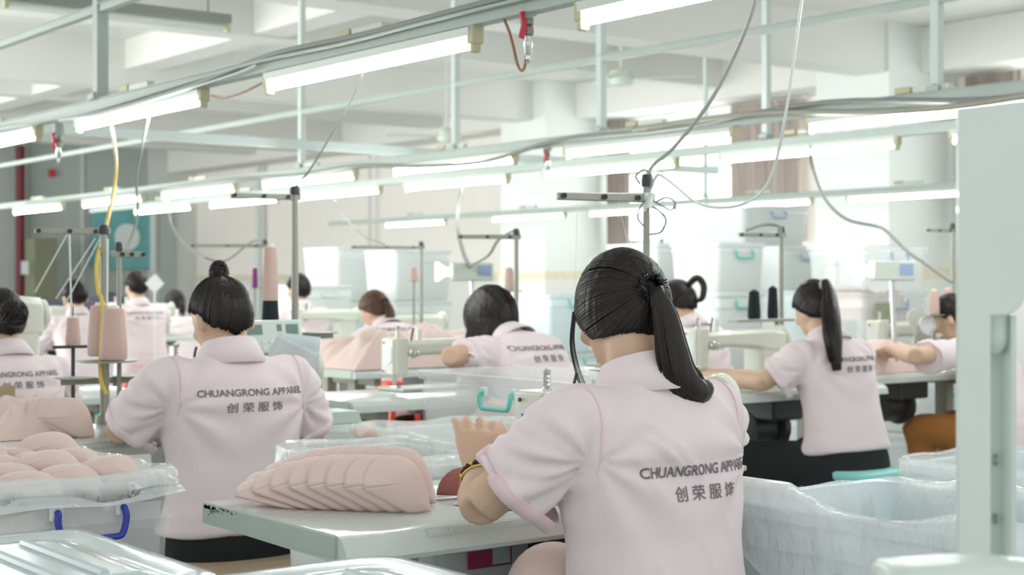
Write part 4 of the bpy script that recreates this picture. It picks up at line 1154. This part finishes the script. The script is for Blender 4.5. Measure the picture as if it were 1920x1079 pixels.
threads('cable_loop', [[W(1200, 345, 3.36), W(1192, 330, 3.36), W(1208, 318, 3.36), W(1222, 330, 3.36), W(1220, 352, 3.36)],
                       [W(1222, 375, 3.37), W(1240, 385, 3.37), W(1258, 395, 3.36), W(1266, 380, 3.36), W(1250, 370, 3.36), W(1228, 380, 3.37)],
                       [W(1215, 385, 3.37), W(1235, 395, 3.36), W(1249, 412, 3.36), W(1240, 435, 3.36), W(1218, 440, 3.37)],
                       [W(1215, 370, 3.37), W(1200, 390, 3.36), W(1196, 410, 3.36), W(1208, 425, 3.36)]], ['small cable loop above the front stand arm', 'cable loop right of the front stand arm', 'largest cable loop hanging at the front stand pole', 'pale tape loop left of the front stand pole'], r=.0022, m=CABG, cat='cable')
b = MB(); b.tube([W(1208, 395, 3.37), W(1214, 375, 3.36), W(1222, 362, 3.36)], .007, 6, flat=.4); b.lathe([(.012, -.03), (.012, .0), (.009, .004)], Matrix.Translation((P0.x, 2.494, P0.z - .03)), 12); tag(part('cable_tie', b, CABW), 'white tape wrapped on the front thread stand', 'tape')
cable('air_hose', [onX(210, 240, 2.54), W(218, 300, 5.2), W(214, 355, 4.9), W(200, 420, 4.5), W(182, 490, 4.35), W(184, 545, 4.32), W(192, 575, 4.32), W(188, 700, 4.3), W(200, 740, 4.3)], .0065, CABY, 'yellow air hose hanging down to the left thread stand', n=40)
cable('hanging_cable', [onX(279, 222, 2.52), W(268, 270, 5.6), W(256, 330, 5.5), W(258, 400, 5.4), W(245, 450, 5.3), W(225, 474, 5.2), W(206, 475, 5.1)], .005, CABG, 'grey cable hanging beside the yellow hose', n=40)
cable('hanging_cable', [onX(1520, 272, 5.1), W(1522, 308, 7.2), W(1545, 370, 7.0), W(1585, 410, 6.9), W(1640, 424, 6.9), W(1660, 432, 6.8), W(1700, 470, 6.6), W(1740, 498, 6.5), W(1785, 530, 6.4)], .008, CABG, 'dark cable sagging at the right above the pink bins', n=40)
cable('hanging_cable', [W(1400, 432, 6.2), W(1430, 422, 6.0), W(1458, 424, 5.95), W(1464, 436, 5.92), W(1466, 450, 5.92)], .006, CABG, 'short grey cable at the top of the stand left of the long ponytail')
cable('hanging_cable', [onX(866, 345, 6.1), W(862, 375, 9.6), W(858, 420, 8.2), W(868, 470, 7.6), W(880, 500, 7.2)], .011, CABG, 'thick cable hanging behind the loose dark hair')
cable('hanging_cable', [W(880, 500, 7.2), W(915, 480, 6.9), W(935, 450, 6.8), W(968, 430, 6.7)], .006, CABG, 'thin cable curving to the stand behind the loose dark hair')
cable('hanging_cable', [onX(312, 374, 5.1), W(325, 430, 9.8), W(370, 475, 9), W(420, 490, 9), W(470, 455, 9), W(496, 450, 8.9)], .006, CABG, 'thin cable sagging above the hair bun')
cable('hanging_cable', [onX(622, 366, 6.1), W(640, 400, 10.5), W(680, 440, 9.5), W(720, 458, 9.2)], .006, CABG, 'thin cable in front of the cream wall')
# hanging control heads with small lamps
def head_box(P, lb, s=1.0, stick=True):
    e = empty('hanging_control', P, -.45, label=lb, cat='control box')
    b = MB(); b.box((-.10 * s, -.04, -.045 * s), (.10 * s, .04, .045 * s)); part('case', b, HOUSE, e, bevel=.008)
    b = MB(); b.rings([[(-.17 * s, -.05, -.045 * s), (-.17 * s, .05, -.045 * s), (-.17 * s, .05, .045 * s), (-.17 * s, -.05, .045 * s)], [(-.13 * s, -.02, -.02 * s), (-.13 * s, .02, -.02 * s), (-.13 * s, .02, .02 * s), (-.13 * s, -.02, .02 * s)], [(-.10 * s, -.02, -.02 * s), (-.10 * s, .02, -.02 * s), (-.10 * s, .02, .02 * s), (-.10 * s, -.02, .02 * s)]]); part('lamp_shade', b, mat('lit shade', (.9, .9, .88), .4, emit=((1, .98, .92), 1.6)), e, smooth=False)
    b = MB(); b.box((.02 * s, -.043, -.02 * s), (.085 * s, -.04, .03 * s)); part('label', b, LBLUE, e, smooth=False)
    b = MB(); b.tube([(0, 0, -.04 * s), (.02, 0, .75 - P[2])], .012, 8); part('stem', b, STEEL, e)
head_box(W(885, 510, 7.3), 'lit machine lamp with control box behind the loose dark hair')
head_box(W(1672, 508, 6.9), 'lit machine lamp with control box in front of the pink bins')
b = MB(); P = W(1737, 610, 7.0); M = Matrix.Translation(P) @ Matrix.Rotation(-YAW + .3, 4, 'Z') @ Matrix.Rotation(PI / 2, 4, 'X')
b.lathe([(.001, .0), (.035, .004), (.040, .012), (.043, .012), (.043, -.004), (.03, -.03), (.01, -.04)], M, 26); b.tube([M @ Vector((0, 0, -.04)), P + Vector((.03, .06, -.06)), (P.x + .05, P.y + .1, .75)], .01, 8)
tag(part('round_lamp', b, STEEL), 'round metal lamp head left of the green column', 'machine lamp')
b = MB(); P = W(1716, 595, 7.1); M = Matrix.Translation(P) @ Matrix.Rotation(-YAW - .2, 4, 'Z') @ Matrix.Rotation(PI / 2, 4, 'X')
b.lathe([(.030, -.01), (.040, -.01), (.040, .006), (.034, .01), (.030, .006)], M, 26); b.tube([P + Vector((0, 0, -.04)), (P.x, P.y, .75)], .006, 8); tag(part('lamp_ring', b, CREAMM), 'pale ring of a machine lamp behind the round lamp head', 'machine lamp')
# ------------------------------------------------------------------ people
hero = make_person((1.735, 1.86), 0, 1.212, lean=5, hp=27, hy=10, hr=3, hs=.95, style='pony', hero=True, vox=.007,
    handL=W(899, 890, 2.59), elL=W(902, 948, 2.50), handR=(1.86, 2.24, .80), prx=.018, prz=.305, prw=.25, sleeve=.70,
    ponyp=[(0, -.018, 0), (.004, -.036, -.05), (.012, -.042, -.105), (.024, -.048, -.148), (.058, -.05, -.172), (.085, -.05, -.165)],
    label='person in pink polo sewing at the front, black ponytail, arm raised over the table')
bun = make_person((1.80, 3.50), -2, 1.172, lean=3, hp=24, nk=.022, hemz=.525, style='bun', vox=.008, wide=1.08, handL=(1.72, 3.98, .79), elL=W(226, 806, 3.84), handR=(2.0, 3.98, .79), elR=W(588, 812, 4.08), prx=.012, prz=.355, sleeve=.82,
    label='person in pink polo with top bun, seen from behind at the left', hs=.97)
P = onY(34, 700, 5.14)
make_person((P.x, 5.12), 0, 1.135, lean=15, hp=20, style='lowbun', label='person in pink polo with low curly bun cut off by the left edge', prx=-.0, prz=.37)
bob = make_person((3.38, 4.14), 6, 1.146, lean=32, hp=35, style='bob', elL=W(846, 668, 5.22), handL=(3.35, 4.55, .80), label='person in pink polo with loose dark shoulder-length hair bent over the work', hairm=HAIR, prz=.35)
make_person((4.43, 3.73), -3, 1.168, lean=14, hp=28, hy=20, hemz=.525, style='highpony', elL=W(1432, 716, 5.65), handL=(4.2, 4.25, .80), legs='shorts', ponyp=[(0, -.02, .015), (-.02, -.055, -.03), (-.06, -.10, -.10), (-.10, -.15, -.20), (-.11, -.18, -.31)],
    label='person in pink polo and black shorts with long black ponytail on a mint stool', prx=.02, prz=.36, kneel=(.05, 0))
make_person((5.04, 5.08), 0, 1.172, lean=14, hp=32, style='loop', label='person in pink polo with hair looped up, behind the front worker', prz=.37)
make_person((4.59, 6.88), 4, 1.118, lean=30, hp=30, style='pony', hairm=HAIRB, label='person in pink polo with brown ponytail bent over a far table')
make_person((5.47, 9.5), 0, 1.225, lean=12, hp=10, style='short', wide=1.08, label='person in pink polo with short hair half hidden behind a thread cone', printed=False)
make_person((4.70, 10.6), 0, 1.245, lean=8, hp=10, style='short', wide=1.15, bottoms=GREYT, label='broad person with short black hair in pink polo at the far left', printed=True)
make_person((3.83, 9.55), -5, 1.175, lean=16, hp=20, style='short', label='person with dark hair in pale polo beyond the thread stand at left', printed=False)
make_person((5.62, 11.8), 0, 1.105, lean=18, hp=20, style='pony', label='small distant person with low black ponytail right of the broad person', printed=False)
make_person((5.98, 4.08), 8, 1.105, lean=28, hp=25, style='short', bottoms=BROWN, elL=W(1716, 668, 6.35), handL=W(1668, 652, 6.75), label='person in pink polo and rust trousers half hidden by the green column', printed=False, kneel=(.02, .02))
# bracelets on the raised wrist
def bracelet(px, py, d, tilt, m, m2, lb, beads):
    sgn, Sh, E, H = hero['arms'][0]
    ro = hero['root']; Mw = Matrix.Translation(ro.location) @ Matrix.Rotation(ro.rotation_euler.z, 4, 'Z')
    E = Mw @ E; H = Mw @ H
    ax = (H - E).normalized(); c = E.lerp(H, d)
    s1 = ax.orthogonal().normalized(); s2 = ax.cross(s1); mb = MB(); N = 26
    for k in range(N):
        a = 2 * PI * k / N
        p = c + (s1 * math.cos(a) + s2 * math.sin(a)) * (.0305 if beads else .034) + ax * .004 * math.sin(a)
        if beads:
            mb.mi = 1 if k % 4 else 0; mb.ball(p, (.0042,) * 3, None, 8, 5)
    if not beads:
        mb.tube([c + (s1 * math.cos(a) + s2 * math.sin(a)) * .0325 + ax * .006 * math.sin(a) for a in np.linspace(0, 2 * PI, 33)], .0018, 6)
    tag(part('bracelet', mb, [m, m2]), lb, 'bracelet')
bracelet(0, 0, .94, 0, GOLD, BEAD, 'dark beaded bracelet on the raised wrist', True)
bracelet(0, 0, .80, 0, GOLD, GOLD, 'thin gold bangle below the beaded bracelet', False)
# face-side hair strands of the front worker
mb = MB(); rnd = random.Random(5)
HM = hero['HM']; Mw = Matrix.Translation(hero['root'].location)
for k in range(12):
    a = rnd.uniform(-.004, .004); y = rnd.uniform(-.008, .01)
    mb.tube([HM @ Vector((-.066 + a * .2, .055 + y, .03)), HM @ Vector((-.076 + a * .3, .070 + y, -.03)), HM @ Vector((-.070 + a * .5, .078 + y, -.09)), HM @ Vector((-.058 + a, .075 + y * 1.5, -.15 - rnd.uniform(0, .03)))], [.0009, .0007, .0003], 4, 10)
part('side_strands', mb, HAIR, hero['root'])
# stools
stool((1.735, 1.80), .40, STOOLM, 'mint stool under the front worker')
stool((1.80, 3.42), .42, STOOLM, 'mint plastic stool under the wood-grain seat pad, below the hair-bun worker', top=.15)
b = MB(); b.rbox((-.19, -.19, 0), (.19, .19, .05), .05); tag(part('seat_pad', b, CUSHM, loc=(1.80, 3.40, .421), bevel=.01), 'brown wood-grain seat pad on the mint stool', 'cushion')
stool((4.43, 3.68), .475, STOOLM, 'mint plastic stool under the worker with the long ponytail', top=.155)
P = W(742, 715, 8.0); stool((P.x, P.y), P.z, STOOLR, 'tall red plastic stool behind the pink bin', top=.09)
P = W(236, 704, 10.8); stool((4.70, 10.5), .46, STOOLR, 'red stool under the broad person at far left', top=.15)
stool((3.83, 9.5), .43, STOOLM, 'mint stool under the person beyond the thread stand')
for x, y, lb in ((1.74, 5.05, 'stool under the person at the left edge'), (3.25, 4.08, 'stool under the person with loose dark hair'), (5.04, 5.02, 'red stool under the person with looped hair'), (4.59, 6.8, 'red stool under the person with brown ponytail'), (5.47, 9.45, 'red stool under the half hidden person'), (5.62, 11.74, 'stool under the small distant person'), (5.98, 4.02, 'stool under the person in rust trousers')):
    stool((x, y), .42, STOOLR if 'red' in lb else STOOLM, lb)
# ------------------------------------------------------------------ bins in front
G = 'clear storage bins around the front tables'
bin_box(.92, 2.69, 1.255, 3.16, .41, .785, 'clear bin full of pink cups with blue handle at the left', m=BINP, handle=BLUEP, hface=('y0',), hdl=.125, hz=.05)
bin_box(.92, 2.69, 1.255, 3.16, 0, .41, 'lower clear bin under the pink cups bin at left', lid=False)
bin_box(.30, 1.78, .89, 2.25, .39, .765, 'ribbed lidded clear bin in the lower left corner', lid=True)
bin_box(.30, 1.78, .89, 2.25, 0, .39, 'clear bin under the ribbed lidded bin')
bin_box(.52, 1.28, 1.12, 1.74, .40, .772, 'lidded clear bin at the bottom edge left of centre', lid=True)
bin_box(.52, 1.28, 1.12, 1.74, 0, .40, 'clear bin under the bottom edge bin')
bin_box(1.68, 2.62, 2.00, 3.04, .40, .775, 'clear empty bin right behind the front table', m=BINW, hface=())
bin_box(1.68, 2.62, 2.00, 3.04, 0, .40, 'lower bin behind the front table', m=BINW, hface=())
bin_box(2.06, 2.86, 2.52, 3.36, .40, .775, 'clear empty bin farther behind the front table, right of the folded pink cup', m=BINW, hface=())
bin_box(2.06, 2.86, 2.52, 3.36, 0, .40, 'lower bin farther behind the front table', m=BINW, hface=())
bin_box(2.60, 3.02, 3.05, 3.86, .49, .89, 'clear bin of pink pieces with teal handle in front of the loose-haired worker', m=BINP, handle=TEALP, hface=('x0',))
bin_box(2.60, 3.02, 3.05, 3.86, .0, .49, 'bin under the teal-handled bin', m=BINP, handle=TEALP, hface=())
bin_box(1.985, 1.36, 2.42, 1.96, .38, .765, 'large clear bin with plastic bag at the right', m=BINM, hface=())
bin_box(1.985, 1.36, 2.42, 1.96, 0, .38, 'clear bin under the large bagged bin at right', hface=())
bin_box(3.54, 2.25, 4.1, 2.79, .28, .64, 'clear bagged bin right of the mint stool', m=BINM, hface=())
bin_box(3.54, 2.25, 4.1, 2.79, 0, .28, 'lower bin right of the mint stool', hface=())
b_ = bin_box(1.58, 2.28, 1.98, 2.56, .30, .685, 'white bin with magenta label under the front table', m=BINW, hface=())
b = MB()
P = W(905, 1036, 2.72); M = Matrix.Translation((-.135, -.143, .325))
b.box((0, -.0025, 0), (.10, 0, .045), M); part('label', b, MAGENTA, b_, smooth=False)
b = MB(); b.box((.055, -.004, .004), (.095, -.002, .041), M); part('label_panel', b, PAPER, b_, smooth=False)
# bin liners
liner(.92, 2.69, 1.255, 3.16, .787, .10, .035, 'clear plastic bag lining the bin of pink cups', seed=1, nz=.008)
liner(1.68, 2.62, 2.00, 3.04, .777, .2, .06, 'clear plastic bag lining the bin behind the front table', seed=2, nz=.006)
liner(2.06, 2.86, 2.52, 3.36, .777, .2, .05, 'clear plastic bag lining the farther bin behind the front table', seed=3, nz=.006)
liner(1.985, 1.36, 2.42, 1.96, .767, .28, .12, 'crumpled clear plastic bag lining the large bin at right', seed=6, nz=.021)
liner(3.54, 2.25, 4.1, 2.79, .642, .2, .08, 'clear plastic bag in the bin right of the mint stool', seed=8, nz=.008)
# pink fabric
pile('pink_cup_heap', .95, 2.72, 1.22, 3.13, .43, .36, PINKF, 'heap of pink cups filling the blue-handled bin', seed=11, f=14, n=90, sharp=1.4)
pile('pink_cup_heap', 2.64, 3.07, 3.01, 3.82, .52, .40, PINKF, 'pink pieces seen inside the teal-handled bin', seed=12, n=30, f=6, amp=.2, sharp=.4)
pile('pink_cloth_heap', 3.72, 6.02, 4.66, 6.48, .751, .22, PINKF, 'heap of pink cloth spilling on a far table', seed=13, f=6, n=50)
pile('pink_cloth_heap', 4.28, 7.15, 4.75, 7.5, .751, .13, PINKF, 'low pink cloth on the brown-haired worker table', seed=14, f=6, n=30)
pile('pink_cloth_heap', 4.8, 8.98, 5.3, 9.4, .751, .12, PINKF, 'pink cloth on the farthest table left of centre', seed=15, f=6, n=30)
pile('pink_cloth_heap', 5.02, 4.40, 5.75, 4.78, .751, .21, PINKF, 'rounded pink cloth pile left of the green column', seed=16, f=4, n=40, sharp=.3)
pile('pink_cloth_heap', 2.05, 3.93, 2.34, 4.17, .7505, .085, PINKF, 'small pink cloth pieces behind the lettered machine plate', seed=17, f=18, n=30)
cup(Matrix.Translation((2.13, 3.66 - .02, .79)) @ Matrix.Rotation(.4, 4, 'Z') @ Matrix.Rotation(-.9, 4, 'X') , 'folded pink cup left of the farther clear bin', None, (.06, .07, .045)) if False else None
# fan of cups on the front table
gA = 'pink cups fanned on the front table, front row'; gB = 'pink cups fanned on the front table, back row'
def fan_row(px, py, d, n, grp, lb, ends, sc=1.0, step=.0325, zb=.7515, hmax=1.0):
    P = W(px, py, d)
    for i in range(n):
        t = i / (n - 1)
        lean = math.acos(min(1, (1.0, 1.0, .985, .95, .88, .77, .60, .40, .30)[min(i + (9 - n if n < 8 else 0), 8)]) * .985)
        q = Vector((P.x, P.y, zb)) - RT * (.116 * sc + step * i) + FW * (.0075 * i - .02)
        M = Matrix.Translation(q) @ Matrix.Rotation(-YAW + .24, 4, 'Z') @ Matrix.Rotation(-lean, 4, 'X') @ Matrix.Diagonal((1 + .12 * t, 1, 1 + .05 * t, 1))
        lb_ = lb if 0 < i < n - 1 else ends[0 if i == 0 else 1]
        cup(M, lb_, grp if 0 < i < n - 1 else grp, (.10 * sc, .095 * sc * hmax, .020 * sc))
fan_row(808, 962, 2.66, 8, gA, 'one of the overlapping pink moulded cups in the near fan on the front table', ('rightmost pink cup lying on top of the near fan on the front table', 'lowest leftmost pink cup of the near fan at the table corner'))
fan_row(818, 945, 2.76, 8, gB, 'one of the overlapping pink moulded cups in the rear fan on the front table', ('rightmost pink cup of the rear fan on the front table', 'leftmost pink cup of the rear fan on the front table'), sc=1.05)
# rust lined piece with scissors by the elbow
o = MB(); G_ = []
for j in range(7):
    s = j / 6; G_.append([(.052 * s * math.cos(PI * i / 14), -.02 * (1 - s * s), .05 * s * math.sin(PI * i / 14)) for i in range(15)])
o.sheet(G_)
P = onY(868, 922, 2.36); e = part('lined_cup', o, RUST, loc=(P.x, 2.36, .7515), rotz=-.3, solid=.003, angle=180); tag(e, 'small cup piece with rust lining beside the elbow on the front table', 'bra cup')
b = MB(); b.tube([(-.05, 0, 0), (.05, .0, 0)], .0025, 6); b.tube([(.05, 0, 0), (.07, .008, 0), (.085, .004, 0), (.075, -.008, 0), (.055, -.003, 0)], .0022, 6, 20)
P = onY(850, 930, 2.31); tag(part('scissors', b, STEEL, loc=(P.x, 2.31, .754), rotz=-.1), 'small steel scissors on the front table by the elbow', 'scissors')
# cup in the lap
c_ = empty('moulded_cup', W(1035, 1108, 2.60), label='large rounded pink cup in the lap of the front worker', cat='bra cup')
b = MB(); R_ = []
for k in range(9):
    a = PI / 2 * k / 8; R_.append([(.085 * math.cos(a * .98) * math.cos(q), .07 * math.cos(a * .98) * math.sin(q), .082 * math.sin(a)) for q in np.linspace(0, 2 * PI, 28, endpoint=False)])
b.rings(R_); part('dome', b, PINKF, c_, angle=180)
b = MB(); b.rings([[(.083 * k * math.cos(q), .068 * k * math.sin(q), z) for q in np.linspace(0, 2 * PI, 28, endpoint=False)] for k, z in ((.8, -.03), (1, -.012), (1.02, .012))]); part('rust_lining', b, RUST, c_, angle=180)
# small pile by the hand
pile('pink_cloth_heap', 1.60, 2.14, 1.75, 2.26, .751, .03, PINKF, 'small pink piece under the sleeve of the front worker', seed=21, f=12, n=20)
# cups on the second table, left
fan_row(176, 822, 3.96, 9, 'pink cups piled on the second table', 'one of the pink cups in the pile left of the hair-bun worker', ('rightmost pink cup of the pile left of the hair-bun worker', 'leftmost pink cup of the pile left of the hair-bun worker'), sc=1.05, step=.029)
pile('pink_cloth_heap', 1.02 + .30, 3.86, 1.56, 4.12, .7505, .12, PINKF, 'crumpled pink cloth behind the pile of cups on the second table', seed=22, f=10, n=40)
cup(Matrix.Translation(W(682, 838, 3.75)) @ Matrix.Rotation(.5, 4, 'Z') @ Matrix.Rotation(-.7, 4, 'X'), 'rolled pink cup on the rim of the bin behind the front table', None, (.055, .05, .03))
# cups on top of the bin heap
rnd = random.Random(9)
gC = 'pink cups lying on top in the blue-handled bin'
for i in range(12):
    x = .62 + .55 * rnd.random(); y = 2.80 + .27 * rnd.random()
    x = .94 + .075 * (i % 3); y = 2.78 + .09 * (i // 3)
    M = Matrix.Translation((x, y, .755 + .012 * rnd.random() + .01 * (i // 6))) @ Matrix.Rotation(-YAW + rnd.uniform(-.3, .3), 4, 'Z') @ Matrix.Rotation(math.radians(-38 + rnd.uniform(-16, 10)), 4, 'X') @ Matrix.Rotation(rnd.uniform(-.3, .3), 4, 'Y')
    cup(M, 'pink moulded cup lying loose on top in the blue-handled bin', gC, (.11, .07, .018))
# papers beside the hair-bun worker
def paper(P, w, h, rz, rx, lb, n=8, bend=.03, lines=True):
    G2 = [[(w * (i / n - .5), bend * math.sin(i / n * PI) * (1 - j / n), h * (j / n - .5)) for j in range(n + 1)] for i in range(n + 1)]
    mb = MB(); mb.sheet(G2); e = part('paper_sheet', mb, PAPER, solid=.0006, angle=180)
    e.matrix_world = Matrix.Translation(P) @ Matrix.Rotation(rz, 4, 'Z') @ Matrix.Rotation(rx, 4, 'Y')
    tag(e, lb, 'paper')
    if lines:
        l = MB()
        for k in range(4): l.box((-w * .3, -.004, -h * .3 + k * h * .09), (w * .3, -.002, -h * .3 + k * h * .09 + .0015))
        part('printed_lines', l, PAPERL, e, smooth=False)
paper(W(555, 695, 4.28), .115, .20, -.5, .12, 'pale blue sheet of paper hanging right of the hair-bun worker')
paper(W(550, 668, 4.24), .13, .07, -.5, .45, 'folded pale paper on top of the hanging sheet', lines=False)
# cardboard at left edge
b = MB(); P = W(0, 742, 5.0); b.box((P.x - .12, P.y, P.z - .06), (P.x + .05, P.y + .02, P.z + .03)); b.tube([(P.x, P.y + .01, P.z - .05), (P.x, P.y + .01, .0)], .01, 6); tag(part('cardboard_tag', b, CARD, smooth=False), 'tan board standing at the left edge behind the pink cups', 'board')
# ------------------------------------------------------------------ bin stacks along the side
SB = {}
def stack(px, py, d, w, dp, hs_, lb, m, hc, hf=('y0',), lid=True, grp='storage bins stacked by the windows'):
    P = W(px, py, d); top = P.z; z = top; n = len(hs_)
    names = ['topmost', 'second from top', 'third from top', 'fourth from top', 'bottom']
    hsx = list(hs_); rest = top - sum(hsx)
    if rest > .05: hsx.append(rest)
    for i, h in enumerate(hsx):
        z0 = z - h
        bx = bin_box(P.x - w / 2, P.y, P.x + w / 2, P.y + dp, max(z0, 0), z, '%s, %s' % (lb, names[min(i, 4)]), m=m[min(i, len(m) - 1)], handle=hc[min(i, len(hc) - 1)], group=grp, hface=hf); SB.setdefault(lb[:18], []).append(bx)
        z = z0
stack(1457, 385, 11.0, .68, .5, (.30, .42, .46), 'grey white bin with blue handle below the striped curtain', [BINW], [LBLUE])
stack(1278, 457, 10.2, .46, .5, (.31, .46), 'white bin with teal handle right above the looped hair', [BINW], [TEALP])
stack(1392, 455, 9.2, .40, .42, (.30, .47), 'bright white bin between the teal and blue handled bins', [BINW], [TEALP], hf=('y0',))
stack(1512, 462, 10.2, .46, .42, (.30, .44), 'pale bin with blue handle behind the long ponytail', [BINW], [LBLUE])
stack(1682, 460, 8.5, .55, .42, (.26, .44, .44), 'bin of pink pieces with blue handle near the green column', [BINP], [LBLUE])
stack(1585, 545, 9.6, .30, .4, (.40, .40), 'grey green bin between the ponytail and the pink bins', [BINM], [TEALP])
stack(1080, 552, 10.8, .48, .4, (.42, .40), 'clear bin with teal handle in front of the pillar', [BINM], [TEALP])
stack(700, 465, 14.0, .80, .6, (.5, .5), 'whitish wrapped bin far behind the brown ponytail', [BINW], [BINW])
stack(795, 470, 13.2, .60, .5, (.44, .5), 'white bin far behind, left of the pillar', [BINW], [BINW])
stack(615, 535, 12.6, .50, .5, (.5,), 'white bin far left of the brown ponytail', [BINW], [BINW])
stack(1855 - 70, 690, 8.2, .5, .4, (.35,), 'low pale bin beyond the rust trousers', [BINW], [BINW])
for px, py, d, zo in ((1718, 512, 8.42, 0), (1653, 582, 8.42, 0)):
    P = W(px, py, d); pr = SB['bin of pink pieces'][0 if py < 550 else 1]; b = MB(); b.box((P.x - .07 - pr.location.x, -.219, P.z - .04 - pr.location.z), (P.x + .07 - pr.location.x, -.214, P.z + .04 - pr.location.z)); part('printed_sticker', b, STICK, pr, smooth=False)
pile('pink_cup_heap', 6.62, 5.48, 7.1, 5.82, .60, .26, PINKF, 'pink pieces inside the second bin near the green column', seed=31, n=24)
pile('pink_cup_heap', 6.62, 5.48, 7.1, 5.82, .95, .20, PINKF, 'pink pieces inside the top bin near the green column', seed=32, n=24)
# things under the tables
pile('pink_bag', 4.55, 4.4, 5.0, 4.8, .0, .55, PINKF, 'pink filled bag under the table beside the black shorts', seed=33, f=3, n=24)
pile('pink_bag', 3.9, 6.1, 4.5, 6.5, 0, .55, PINKF, 'pink filled bag under the far table', seed=34, f=3, n=24)
bin_box(6.4, 5.0, 7.0, 5.4, .15, .62, 'white bin beyond the rust trousers', m=BINP, hface=('y0',), handle=TEALP)
bin_box(6.4, 5.0, 7.0, 5.4, .0, .15, 'low tray under the white bin beyond the rust trousers', m=BINW, hface=())
# ------------------------------------------------------------------ green pressing machine column at right
e = empty('press_machine', W(1850, 1079, 1.62) * 1, label='large green grey machine column in the right foreground', cat='machine')
e.location.z = 0
d0 = 1.62
def L(px, py, d=d0): 
    return W(px, py, d) - e.location
# frame of axes: front plate faces the camera side
R3 = Matrix.Rotation(-YAW + math.radians(0), 4, 'Z')
sc_ = d0 / FPX
def fx(px): return (px - 1850) * sc_
def fz(py): return CH - (py - HORY) * sc_
OFF = e.location - e.location
def plate(pts, y0, y1): return [[R3 @ Vector((fx(px), y, fz(py))) for px, py in pts] for y in (y0, y1)]
b = MB()
out = [(1798, 1400), (1798, 203), (2010, 178), (2010, 480), (1925, 520), (1922, 560), (1912, 578), (1898, 589), (1878, 592), (1858, 592), (1858, 1400)]
b.rings([list(reversed(r)) for r in plate(out, 0, .012)]); part('front_plate', b, GREEN2, e, angle=20, bevel=.0015)
b = MB(); b.rings([list(reversed(r)) for r in plate([(1858, 594), (1910, 594), (1910, 2560), (1858, 2560)], .045, .058)]); part('channel_back', b, GREEN2, e, smooth=False)
b = MB(); b.rings([list(reversed(r)) for r in plate([(1798, 2565), (1798, 1350), (1806, 1350), (1806, 2565)], 0, .058)]); b.rings([list(reversed(r)) for r in plate([(1798, 1399), (1858, 1399), (1858, 2565), (1798, 2565)], 0, .058)]); part('lower_column', b, GREEN2, e, smooth=False)
b = MB(); b.rings([list(reversed(r)) for r in plate([(1902, 592), (1911, 592), (1911, 2560), (1902, 2560)], .01, .058)]); part('channel_flange', b, GREEN, e, smooth=False)
b = MB(); M = R3 @ Matrix.Translation((fx(1884), .03, fz(634)))
b.lathe([(.004, -.018), (.012, -.010), (.0145, .0), (.0145, .026)], M, 18); part('boss', b, GREEN2, e)
for py in (865, 878, 980, 990):
    b = MB(); M = R3 @ Matrix.Translation((fx(1890), .043, fz(py))) @ Matrix.Rotation(PI / 2, 4, 'X'); b.lathe([(.0028, 0), (.0028, .002)], M, 8); part('screw', b, LEGM, e)
b = MB(); b.rings([list(reversed(r)) for r in plate([(1780, 2570), (1780, 2540), (1990, 2540), (1990, 2570)], -.1, .2)]); part('foot', b, GREEN2, e, smooth=False)
# rounded arm nearer to the camera
d1 = 1.30; s1 = d1 / FPX
b = MB(); Rn = []
for k, (px, py, rr) in enumerate(((1652, 1068, 10), (1662, 1062, 18), (1700, 1060, 20), (1780, 1056, 22), (1850, 1056, 24), (1960, 1075, 30), (2060, 1100, 40))):
    c = W(px, py + 12, d1) - e.location
    Rn.append([c + RT * 0 + Vector((0, 0, math.sin(a) * rr * s1 * 1.1)) + FW * (math.cos(a) * .04) for a in np.linspace(0, 2 * PI, 16, endpoint=False)])
b.rings(Rn); b.tube([W(1960, 1100, d1 + .02) - e.location, W(1900, 1300, 1.60) - e.location], .02, 12); part('lower_arm', b, GREEN2, e, angle=60)
# small tag on a wire among the far machines
P = W(290, 532, 10.0); b = MB(); M = Matrix.Translation(P) @ Matrix.Rotation(-YAW, 4, 'Z') @ Matrix.Rotation(PI / 4, 4, 'Y')
b.box((-.045, -.002, -.045), (.045, .002, .045), M); b.tube([P + Vector((0, 0, -.05)), (P.x, P.y, .0)], .006, 6); tag(part('paper_tag', b, WHITEP, smooth=False), 'white diamond-shaped tag on a wire right of the broad person', 'tag')
